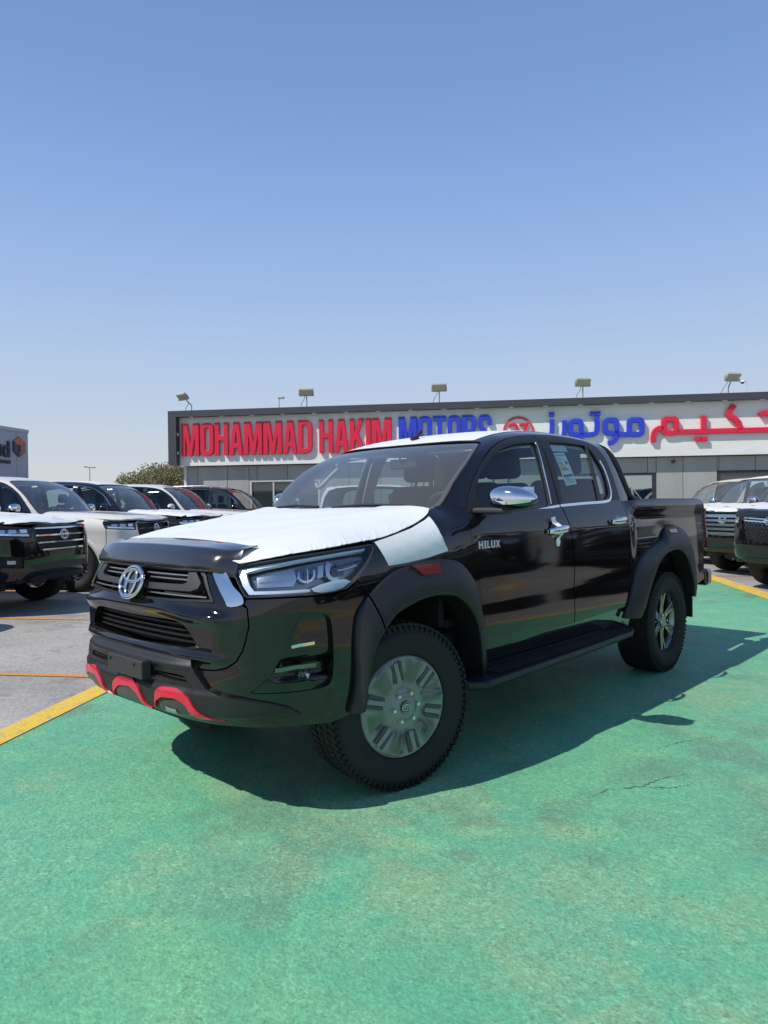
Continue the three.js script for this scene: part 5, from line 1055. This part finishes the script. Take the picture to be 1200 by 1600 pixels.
  const bh = [[0, .46], [0, gH[gH.length - 1][1] - .004], ...gH.slice(2, -1).reverse().map(p => [p[0] + .006, p[1]]), [gH[1][0], gH[1][1] + .008], [.56, 1.11], [hl[0][0] - .004, hl[0][1]], [hl[4][0] - .004, hl[4][1] - .006], [hl[3][0], hl[3][1] - .006], [hl[3][0] + .005, .57], [1.23, .50], [1.0, .44], [.6, .46]];
  const low = [[.0, .56], [.56, .56], [.62, .63], [.0, .66]];
  G.bumper = both(panel(W, inset(bh, .003), { holes: [[[.72, .60], [.72, .74], [.98, .76], [1.02, .62]].reverse()], step: [.08, .04], lip: .03 }));
  G.fogShade = both(panel(W, [[.70, .58], [.70, .76], [1.0, .78], [1.04, .60]], { step: .1, lift: -.03, lip: 0 }));
  G.fogLamp = both(place(rbox(.10, .05, .02, .01), W, .86, .68, -.012));
  G.lowIntake = [panel(W, symU(low), { step: .1, lift: .004, lip: .01 })];
  G.skid = [panel(W, symU([[0, .50], [.5, .50], [.62, .455], [.5, .43], [0, .43]]), { step: .1, lift: .02, lip: .04 })];
  G.grilleShade = [panel(W, symU(gH), { step: .1, lift: -.05, lip: 0 })];
  G.grilleRim = [panel(W, symU(gH), { holes: [inset(symU(gH), .022).reverse()], step: .06, lift: .006, lip: .05 })];
  G.bars = [];
  if (style !== 'mesh') { const n = style === 'bars' ? 5 : 4, y0 = gH[gH.length - 1][1] + .04, y1 = gH[0][1] - .035; for (let k = 0; k < n; k++) { const y = lerp(y0, y1, k / (n - 1)), e = table(gH.slice(1).map(p => [p[1], p[0]]).sort((a, b) => a[0] - b[0]).filter((p, i, A) => !i || p[0] > A[i - 1][0]))(y) - .03, h = style === 'bars' ? .022 : .011; G.bars.push(panel(W, symU([[0, y - h], [e, y - h * .8], [e, y + h * .8], [0, y + h]]), { step: .1, lift: .002, lip: .03 })); } }
  else { // diamond lattice and a pair of bright bars meeting at the badge
    const r = .004; const L = [];
    for (let k = -12; k <= 12; k++) for (const s of [-1, 1]) { const pts = [[k * .075 - s * .17, .73], [k * .075 + s * .17, 1.07]]; const q = resample(pts, 12).filter(p => { const e = table([[.72, .30], [.80, .49], [1.02, .55], [1.10, .42]])(p[1]); return Math.abs(p[0]) < e; }); if (q.length > 2) L.push(panel(W, stroke(q, .014), { step: .1, lift: -.012, lip: .012 })); }
    G.lattice = L;
    for (const y of [1.045, 1.005]) G.bars.push(panel(W, symU([[0, y], [.10, y + .012], [.50, y + .030], [.50, y + .048], [.10, y + .030], [0, y + .018]]), { step: .06, lift: .006, lip: .02 }));
  }
  G.lampBack = both(panel(W, inset(hl, .004), { step: .08, lift: -.03, lip: 0 }));
  G.lampLens = both(panel(W, inset(hl, .003), { step: .06, lift: .003, lip: 0 }));
  G.lampRim = both(panel(W, hl, { holes: [inset(hl, .012).reverse()], step: .06, lift: 0, lip: .035 }));
  const hm = (hl[0][1] + hl[4][1]) / 2;
  G.lampUnits = [].concat(...[0, 1, 2].map(k => both(place(rbox(.09, .055, .03, .012), W, .70 + k * .14, hm + .022, -.018))));
  G.lampGuide = both(panel(W, [[hl[4][0] + .02, hl[4][1] + .010], [hl[3][0] - .02, hl[3][1] + .012], [hl[3][0] - .02, hl[3][1] + .036], [hl[4][0] + .02, hl[4][1] + .034]], { step: .06, lift: -.008, lip: .01 }));
  // bonnet
  const hh = [[0, -.935], [.3, -.925], [.5, -.90], [.64, -.862]]; const hzT = table([[-.862, .64], [-.76, .76], [-.6, .835], [-.3, .87], [.2, .878], [.5, .855], [.62, .82]]);
  for (let i = 0; i <= 12; i++) { const x = lerp(-.855, .60, i / 12); hh.push([hzT(x), x]); }
  hh.push([.70, .585], [.4, .51], [0, .47]);
  G.hood = [panel(B.hood, inset(symU(hh), .002), { step: .08, lip: .025 })];
  G.hoodFilm = [panel((z, x) => { const p = B.hood(z, x); p.y += .005 + .005 * Math.sin(x * 7 + z * 4) * Math.sin(z * 9 - x * 3 + 1) + .002 * Math.sin(x * 31 + z * 17); return p; }, inset(symU(hh), .006), { step: .05, lip: .004, uvScale: 1.2 })];
  G.guard = [gridGeo(Array.from({ length: 25 }, (_, i) => { const q = lerp(-1, 1, i / 24), z = .66 * q, zz = Math.abs(z), x0 = -.945 + .06 * q * q, y = x => B.hood(Math.min(zz, .6), x).y; return [V(x0 + .02, 1.09, z), V(x0 - .012, 1.10, z), V(x0 - .008, 1.15, z), V(x0 + .04, y(x0 + .05) + .035, z), V(x0 + .16, y(x0 + .16) + .02, z), V(x0 + .22, y(x0 + .22) + .004, z)]; }))];
  // greenhouse
  const wsE = [[.60, .06], [.68, .13], [.78, .25], [.90, .37], [1.03, .48], [1.16, .575], [1.28, .645], [1.30, .70], [1.275, .80], [1.255, .9], [1.25, 1]];
  const cutT = [[.74, .04], [.80, .17], [.90, .29], [1.03, .41], [1.16, .50], [1.30, .56], [1.46, .585], [1.70, .595], [2.4, .60], [3.0, .595], [3.4, .56], [3.60, .48], [3.74, .30], [3.80, .10]];
  const win = [[.90, .10], [.915, .22], [1.05, .36], [1.18, .445], [1.32, .50], [1.48, .525], [1.64, .532], [1.64, .118]], win2 = [[1.74, .12], [1.74, .535], [2.4, .54], [2.54, .535], [2.56, .135]], win3 = [[2.66, .14], [2.66, .532], [3.0, .53], [3.32, .49], [3.46, .40], [3.56, .20], [3.5, .15]];
  const sidePillars = [[.74, .035], ...cutT, [3.80, .09], [2.6, .085], [1.7, .065], [1.0, .045]];
  G.pillars = both(panel(C, cutT.concat([[3.78, .09], [2.6, .086], [1.7, .066], [1.0, .05]]), { holes: [win, win2, win3].map(h => h.slice().reverse()), step: [.1, .04], lip: .02 }));
  G.winF = both(panel(C, inset(win, -.012), { step: .1, lift: -.012, lip: 0 }));
  G.winR = both(panel(C, inset(win2, -.012), { step: .1, lift: -.012, lip: 0 }));
  G.winQ = both(panel(C, inset(win3, -.012), { step: .1, lift: -.012, lip: 0 }));
  G.beltTrim = both(panel(C, stroke([[.82, .052], [1.7, .075], [2.6, .095], [3.70, .10]], .022), { step: .1, lift: .004, lip: .008 }));
  G.arcTrim = both(panel(C, stroke(smooth(win.slice(1, 7).map(p => [p[0] - .012, p[1] + .016]).concat([[2.4, .556], [3.0, .548], [3.34, .505], [3.49, .41], [3.58, .22]]), false, 3), .013), { step: .08, lift: .005, lip: .006 }));
  const half = wsE.concat([[3.60, 1.0], [3.62, .80], [3.66, .66], [3.72, .5], [3.82, .3], [3.86, .09]], cutT.slice().reverse().map(p => [p[0] - .002, p[1] + .006]));
  G.roof = both(panel(C, half, { step: [.10, .035], lip: .015 }));
  G.roofFilm = both(panel(C, [[1.31, .70], [1.285, .80], [1.262, 1.0], [3.5, 1.0], [3.5, .70]], { step: [.15, .05], lift: .004, lip: .003 }));
  G.rails = both(tube([C(1.7, .63).add(V(0, .01, 0)), C(1.8, .64).add(V(0, .045, 0)), C(2.6, .64).add(V(0, .045, 0)), C(3.3, .64).add(V(0, .045, 0)), C(3.42, .63).add(V(0, .01, 0))], .018, 24, 8));
  const eT = resample(wsE.slice(0, 7).map(p => [p[0] - .004, p[1] + .008]), 30), yc = C(1.25, 1).y - .012 - C(eT[30][0], eT[30][1]).y;
  const gl = (a, b) => { const t = clamp(b / .8) * 30, i = Math.min(29, Math.floor(t)), f = t - i, p = C(lerp(eT[i][0], eT[i + 1][0], f), lerp(eT[i][1], eT[i + 1][1], f)), s = a / .8, q = 1 - s * s, tt = t / 30; return V(p.x - lerp(.14, .04, tt) * q, p.y + lerp(0, yc, tt * tt) * q, p.z * s); };
  G.ws = [panel(gl, roundRect(-.795, .01, .795, .79, .04), { step: .08, lip: 0 })];
  G.wsSeal = [panel(gl, roundRect(-.80, 0, .80, .80, .04), { holes: [roundRect(-.765, .05, .765, .76, .06).reverse()], step: .08, lift: -.005, lip: .01 })];
  G.cowl = [gridGeo(Array.from({ length: 17 }, (_, i) => { const s = lerp(-1, 1, i / 16), p = gl(.8 * s, .02), z = .82 * s; const x = .59 - .11 * (1 - s * s); return [V(x, B.hood(z * .95, x).y - .02, z), V(p.x - .01, p.y - .006, p.z)]; }))];
  // back
  G.back = [gridGeo(Array.from({ length: 9 }, (_, i) => { const s = lerp(-1, 1, i / 8); return [[3.97, .5], [3.99, .9], [3.95, 1.2], [3.86, 1.32], [3.72, 1.62], [3.60, 1.86], [3.55, 1.90]].map(p => V(p[0] - .10 * s * s, p[1], -s * (p[1] < 1.25 ? .86 : lerp(.86, .66, (p[1] - 1.25) / .65)))); }))];
  // mirrors
  const mb = (lo, hi) => { const rows = []; for (let i = 0; i <= 16; i++) { const t = i / 16, e = Math.pow(Math.sin(Math.PI * clamp(t, .002, .998)), .4), row = []; for (let k = 0; k <= 10; k++) { const a = lerp(lo, hi, k / 10), ca = Math.cos(a), sa = Math.sin(a); row.push(V(.90 - .075 * e * Math.sign(ca) * Math.abs(ca) ** .7, 1.34 + .085 * e * Math.sign(sa) * Math.abs(sa) ** .7, .98 + .24 * t)); } rows.push(row); } return gridGeo(rows); };
  G.mirrorCap = both(mb(-.3, Math.PI - .2)); G.mirrorBase = both(mb(Math.PI - .2, 2 * Math.PI - .3)); G.mirrorArm = both(rbox(.09, .04, .16, .015, .90, 1.265, .97));
  G.handles = [].concat(...[[1.40, 1.10], [2.32, 1.12]].map(([x, y]) => both(place(rbox(.20, .03, .03, .012), W, U(x), y, .012))));
  // inside
  G.dash = [gridGeo(Array.from({ length: 11 }, (_, i) => { const s = lerp(-1, 1, i / 10), p = gl(.78 * s, .04), z = .82 * s; return [V(p.x + .02, p.y - .03, z), V(1.05, 1.27, z), V(1.16, 1.24, z), V(1.10, 1.0, z)]; }))];
  G.floor = [box(2.9, .05, 1.7, 2.2, .62, 0), box(.04, .6, 1.7, .72, .92, 0)];
  G.card = both(panel(W, [[U(.75), .65], [U(.75), 1.22], [U(3.7), 1.26], [U(3.7), .65]], { step: .3, lift: -.07, lip: 0 }));
  G.liningR = both(panel(C, [[1.33, .70], [1.29, 1], [3.5, 1], [3.55, .66], [1.8, .62]], { step: .15, lift: -.035, lip: 0 }));
  G.under = [box(4.6, .14, 1.5, 1.5, .48, 0), box(.5, .3, 1.3, -.5, .60, 0), box(.7, .3, 1.4, 3.5, .6, 0), box(.8, .5, 1.1, -.2, .85, 0)];
  const s = seatGeo(.54); G.seat = s.back; G.head = s.head;
  G.steer = [(() => { const t = new THREE.TorusGeometry(.185, .016, 8, 28); t.rotateX(-.42); t.rotateY(Math.PI / 2); t.translate(1.28, 1.20, .40); return t; })()];
  G.emb = [B.wrap(0, 1)];
  G.B = B;
  suvCache.set(style, G); return G;
}
function suv(name, label, o) {
  const G = suvParts(o.style || 'lc'), T = thing(name, label, 'car', [0, 0, 0], o.turn, o.group), P = o.paint, B = G.B;
  T.position.copy(o.at);
  const two = (n, gs, m, p = [T, T]) => gs.map((g, i) => mesh(n, g, m, p[i % 2]));
  two('front_wing', G.wing, P);
  const dF = two('front_door', G.doorF, P), dR = two('rear_door', G.doorR, P);
  two('rear_quarter', G.quarter, o.paint); two('sill', G.sill, o.sill || M.plasticDark);
  G.archTrim.forEach(g => mesh('arch_trim', g, o.arch || P, T)); G.liner.forEach(g => mesh('wheel_liner', g, M.blackTrimAndShade, T));
  two('front_bumper', G.bumper, o.bumper || P); two('fog_pocket', G.fogShade, M.blackTrimAndShade); two('fog_lamp', G.fogLamp, M.satin);  // pocket backs are black sheets standing in for the shade inside
  mesh('lower_intake', G.lowIntake, M.plasticDark, T); mesh('skid_plate', G.skid, o.skid || M.plasticDark, T);
  const gr = mesh('grille', G.grilleRim, o.rim || M.gloss, T); mesh('grille_shade', G.grilleShade, M.blackTrimAndShade, gr);  // sheet behind the bars is coloured black for the shade there
  G.bars.forEach(g => mesh('grille_bar', g, o.bar || M.chrome, gr));
  if (G.lattice) { const l = mesh('lattice', G.lattice, M.darkChrome, gr); l.userData.kind = 'stuff'; }
  if (o.badge !== 'none') {
    const y = o.style === 'mesh' ? 1.045 : 1.0;
    if (o.badge === 'ring') { const t = new THREE.TorusGeometry(.062, .010, 8, 32); const b = box(.17, .026, .012); mesh('emblem', [place(t, B.wrap, .0005, y, .02), place(b, B.wrap, .0005, y, .024)], M.chrome, gr); }
    else mesh('emblem', place(emblemGeo(.17, .125, .008), B.wrap, .0005, y, .016), M.chrome, gr);
  }
  const hl = two('headlamp', G.lampBack, M.darkChrome);
  two('lamp_lens', G.lampLens, M.lens, hl); two('lamp_rim', G.lampRim, M.blackTrimAndShade, hl); G.lampUnits.forEach((g, i) => mesh('lamp_unit', g, M.chrome, hl[i % 2])); two('light_guide', G.lampGuide, M.guide, hl);
  const b = mesh('bonnet', G.hood, P, T); if (o.film) mesh('bonnet_film', G.hoodFilm, M.film, b);
  if (o.guard) mesh('bonnet_guard', G.guard, M.paintDark, T);
  two('window_pillars', G.pillars, o.pillar || M.gloss);
  two('window_pane', G.winF, M.tint, dF); two('window_pane', G.winR, o.dark ? M.privacy : M.tint, dR); two('quarter_window', G.winQ, o.dark ? M.privacy : M.tint);
  two('belt_trim', G.beltTrim, o.trim || M.chrome); if (o.arc !== false) two('window_trim', G.arcTrim, o.trim || M.chrome);
  mesh('roof', G.roof, o.roof || P, T); if (o.roofFilm) mesh('roof_film', G.roofFilm, M.film, T);
  if (o.rails) two('roof_rail', G.rails, M.satin);
  const w = mesh('windscreen', G.ws, M.screen, T); mesh('windscreen_seal', G.wsSeal, M.blackTrimAndShade, w);
  mesh('cowl', G.cowl, M.plasticDark, T); mesh('tailgate', G.back, P, T);
  const mc = two('door_mirror', G.mirrorCap, o.mirror || P); two('mirror_base', G.mirrorBase, M.gloss, mc); two('mirror_arm', G.mirrorArm, M.plasticDark, mc);
  G.handles.forEach((g, i) => mesh('door_handle', g, o.handle || M.chrome, i < 2 ? dF[i] : dR[i - 2]));
  mesh('dashboard', G.dash, M.dash, T); mesh('cabin_floor', G.floor, M.dash, T); two('door_card', G.card, M.dash); mesh('headliner', G.liningR, M.lining, T); mesh('steering_wheel', G.steer, M.dash, T);
  for (const [x, z] of [[1.72, .42], [1.72, -.42], [2.62, .45], [2.62, -.45]]) { const s = mesh('seat', G.seat, M.fabric, T); s.position.set(x, .76, z); mesh('headrest', G.head, M.fabric, s); }
  mesh('underbody', G.under, M.under, T);
  for (const [x, s] of [[0, 1], [0, -1], [2.85, 1], [2.85, -1]]) wheel(T, x, .405, s * .83, s, { R: .402, W: .26, rim: .245, mat: o.alloy || M.alloy, spokes: o.spokes || 6 });
  return T;
}

// ---------------------------------------------------------------- the rows of parked cars
{
  const LT = YAW_B + Math.PI, gL = 'cars parked nose-out along the left of the lane', gR = 'cars parked nose-out along the right of the lane';
  const L = (s, t) => ST(s, t, .002);
  suv('parked_suv', 'black SUV with white bonnet film and chrome-barred grille at the left picture edge', { at: L(4.95, -5.45), turn: LT, paint: M.paint, film: true, bar: M.chrome, mirror: M.chrome, group: gL });
  suv('parked_suv', 'cream white SUV with chrome mirrors, behind the black one at the left edge', { at: L(7.62, -5.45), turn: LT, paint: M.paintCream, bar: M.gloss, mirror: M.chrome, dark: false, alloy: M.alloy, pillar: M.gloss, arc: false, group: gL });
  suv('parked_suv', 'dark SUV with white-filmed bonnet, next beyond the cream one', { at: L(10.3, -5.45), turn: LT, paint: M.paintDark, film: true, roofFilm: true, bar: M.gloss, group: gL });
  suv('parked_suv', 'white SUV second from the far end of the left row', { at: L(12.95, -5.3), turn: LT, paint: M.paintWhite, pillar: M.gloss, arc: false, bar: M.gloss, group: gL });
  suv('parked_suv', 'black SUV with roof rails and bright window trim, last of the left row', { at: L(15.65, -4.75), turn: LT, paint: M.paint, rails: true, dark: true, group: gL });
  suv('parked_suv', 'black SUV standing out of frame left of the black filmed one', { at: L(2.25, -5.9), turn: LT, paint: M.paint, film: true, group: gL });
  suv('parked_suv', 'black SUV behind the camera on the left, mirrored in the pickup nose', { at: L(-.5, -5.6), turn: LT, paint: M.paint, film: true, group: gL });
  suv('parked_suv', 'dark SUV farthest back behind the camera on the left', { at: L(-3.2, -5.6), turn: LT, paint: M.paintDark, film: false, group: gL });
  const RT = YAW_B + 27 * Math.PI / 180, H = V(Math.cos(RT), 0, -Math.sin(RT)); // echelon bays: noses turned towards the camera's end of the lane
  const N = (s, t) => ST(s, t, .002).addScaledVector(H, .95); // from the nose back to the front axle
  suv('parked_suv', 'black SUV with lattice grille and dark bonnet guard at the right picture edge', { at: N(6.95, 5.05), turn: RT, style: 'mesh', paint: M.paint, badge: 'ring', mirror: M.chrome, film: true, guard: true, roofFilm: true, group: gR });
  suv('parked_suv', 'SUV with white-filmed bonnet and wide bright grille bars beside the pickup tail lamp', { at: N(9.55, 5.22), turn: RT, style: 'bars', paint: M.paint, film: true, roofFilm: true, bar: M.satin, rim: M.satin, mirror: M.chrome, group: gR });
  suv('parked_suv', 'dark SUV with white roof film and chrome mirror, third from the right edge', { at: N(12.1, 5.2), turn: RT, paint: M.paintDark, film: true, roofFilm: true, mirror: M.chrome, group: gR });
  suv('parked_suv', 'white tall SUV furthest back on the right, near the wall', { at: N(14.75, 5.3), turn: RT, style: 'tall', paint: M.paintWhite, pillar: M.paintWhite, arc: false, trim: M.gloss, group: gR });
  for (const [s, p, lab, f] of [[1.5, M.paint, 'black SUV with filmed bonnet directly right of the camera, mirrored in the front door', true], [4.2, M.paint, 'black SUV outside the right edge, mirrored in the rear door of the pickup', true], [-1.2, M.paintDark, 'dark SUV on the right behind the camera, seen only as a reflection in the pickup', false], [-3.85, M.paint, 'black SUV farthest back behind the camera on the right', true]])
    suv('parked_suv', lab, { at: N(s, 7.0), turn: RT, paint: p, film: f, roofFilm: f, group: gR });
  suv('parked_suv', 'white SUV parked against the showroom wall, seen through the windscreen', { at: ST(16.9, .2, .002), turn: LT, paint: M.paintWhite, pillar: M.gloss, arc: false, style: 'tall' });
}

// ---------------------------------------------------------------- neighbour's building, trees, far light pole
{
  const b = thing('sign_building', 'plain grey block at the left picture edge with dark lettering and an orange cube sign', 'building', ST(16, -18.09).toArray(), YAW_B + Math.PI / 2);
  // local x runs towards the showroom end, local z faces the lane
  const wall = std([.40, .41, .45], .7), ink = std([.02, .022, .03], .5);
  const X = s => s - 16;
  mesh('wall', box(16.0, 4.55, 5.8, X(15.75), 2.275, -2.92), wall, b);
  mesh('parapet', box(16.06, .14, 5.86, X(15.75), 4.62, -2.92), std([.45, .46, .49], .7), b);
  for (let k = 0; k < 7; k++) mesh('wall_joint', box(.012, 4.55, .006, X(23 - k * 2.2), 2.275, -.018), std([.2, .2, .22], .8), b);
  const put = (g, s, y, z) => { g.rotateY(0); g.translate(X(s), y, z); return g; };
  mesh('letter', (() => { const g = textGeo('d', .62, .05, .95); return put(g, 22.33, 3.78, .0); })(), ink, b);
  mesh('letter', (() => { const g = textGeo('n', .62, .05, .95); return put(g, 21.88, 3.72, .0); })(), ink, b);
  mesh('underline', box(4.0, .13, .03, X(20.58), 3.265, .008), ink, b);
  const cx = X(23.12), cy = 3.93, R = .42, hex = k => [cx + R * Math.cos((90 + 60 * k) * Math.PI / 180), cy + R * Math.sin((90 + 60 * k) * Math.PI / 180)];
  const face = (p, m) => { const g = extr(p, .05, .006); g.translate(0, 0, .0); return mesh('cube_face', g, m, b); };
  face([hex(0), hex(5), [cx, cy], hex(1)].map(p => p), std([.50, .14, .05], .5));
  face([hex(1), [cx, cy], hex(3), hex(2)], std([.055, .045, .10], .5));
  face([hex(5), hex(4), hex(3), [cx, cy]], std([.32, .13, .06], .5));
  mesh('cube_slot', (() => { const g = box(.10, .30, .02, cx - .02, cy - .06, .062); return g; })(), ink, b);
}
function tree(name, label, at, h, rx, seedN) {
  let sd = seedN; const r = () => { sd = (sd * 1664525 + 1013904223) >>> 0; return sd / 4294967296; };
  const t = thing(name, label, 'tree', at.toArray(), r() * 6, 'trees beside the showroom');
  const limbs = [], tips = [];
  const branch = (p, d, len, rad, lev) => {
    const q = p.clone().addScaledVector(d, len); limbs.push(rod(p, q, rad, 6, rad * .62));
    if (lev === 0) { tips.push(q); return; }
    tips.push(p.clone().lerp(q, .75));
    const n = 3 + (r() > .5 ? 1 : 0); for (let i = 0; i < n; i++) { const a = r() * 6.283, s = .45 + .5 * r(); branch(q, V(d.x + s * Math.cos(a), d.y * .8 + .25, d.z + s * Math.sin(a)).normalize(), len * (.62 + .2 * r()), rad * .6, lev - 1); }
  };
  branch(V(0, 0, 0), V(.05 * (r() - .5), 1, .05 * (r() - .5)).normalize(), h * .30, .09, 3);
  mesh('trunk', limbs, std([.10, .08, .06], .9), t);
  const pos = [], nor = [], col = [], idx = [];
  for (const c of tips) for (let k = 0; k < 90; k++) {
    const e = V(r() - .5, r() - .5, r() - .5).normalize().multiplyScalar(Math.cbrt(r()) * h * .13); e.x *= rx; e.z *= rx; const p = c.clone().add(e); if (p.y < h * .22) continue;
    const a = r() * 6.283, up = V(r() - .5, r() - .2, r() - .5).normalize(), s = V(Math.cos(a), 0, Math.sin(a)).cross(up).normalize(), w = .022 + .018 * r(), l = .05 + .05 * r(), f = V(0, 0, 0).crossVectors(s, up).normalize(), k0 = pos.length / 3;
    for (const [u, v] of [[-1, 0], [0, -1], [1, 0], [0, 1]]) { pos.push(p.x + s.x * w * u + up.x * l * v, p.y + s.y * w * u + up.y * l * v, p.z + s.z * w * u + up.z * l * v); nor.push(f.x, f.y, f.z); const b = .75 + .5 * ((k * 37 + Math.floor(c.x * 91)) % 11) / 11; col.push(b * 1.05, b, b * .9); }
    idx.push(k0, k0 + 1, k0 + 2, k0, k0 + 2, k0 + 3);
  }
  const g = new THREE.BufferGeometry(); g.setAttribute('position', new THREE.Float32BufferAttribute(pos, 3)); g.setAttribute('normal', new THREE.Float32BufferAttribute(nor, 3)); g.setAttribute('color', new THREE.Float32BufferAttribute(col, 3)); g.setIndex(idx);
  mesh('crown', g, phys({ color: lin(.26, .255, .13), roughness: .8, vertexColors: true, side: THREE.DoubleSide, transmission: .35, thickness: 0 }), t);
  return t;
}
tree('roadside_tree', 'bushy olive tree left of the showroom, nearest its end wall', V(15.75, 0, -27.85), 3.85, 1.25, 77);
tree('roadside_tree', 'tallest of the olive trees left of the showroom', V(14.85, 0, -28.65), 4.2, 1.3, 1234);
tree('roadside_tree', 'lower thin olive tree, leftmost beside the showroom', V(14.35, 0, -29.0), 3.1, 1.05, 991);
{
  const p = thing('light_pole', 'thin far light pole with a crossbar on the hazy horizon', 'light pole', [46.67, 0, -105.4], .6);
  const m = std([.35, .35, .36], .6);
  mesh('pole', rod([0, 0, 0], [0, 7.7, 0], .11, 8, .07), m, p); mesh('crossbar', box(2.4, .10, .10, 0, 7.72, 0), m, p);
  for (const s of [-1, 1]) mesh('lamp', rbox(.6, .14, .3, .04, s * 1.2, 7.78, 0), m, p);
}
renderer.render(scene, camera);
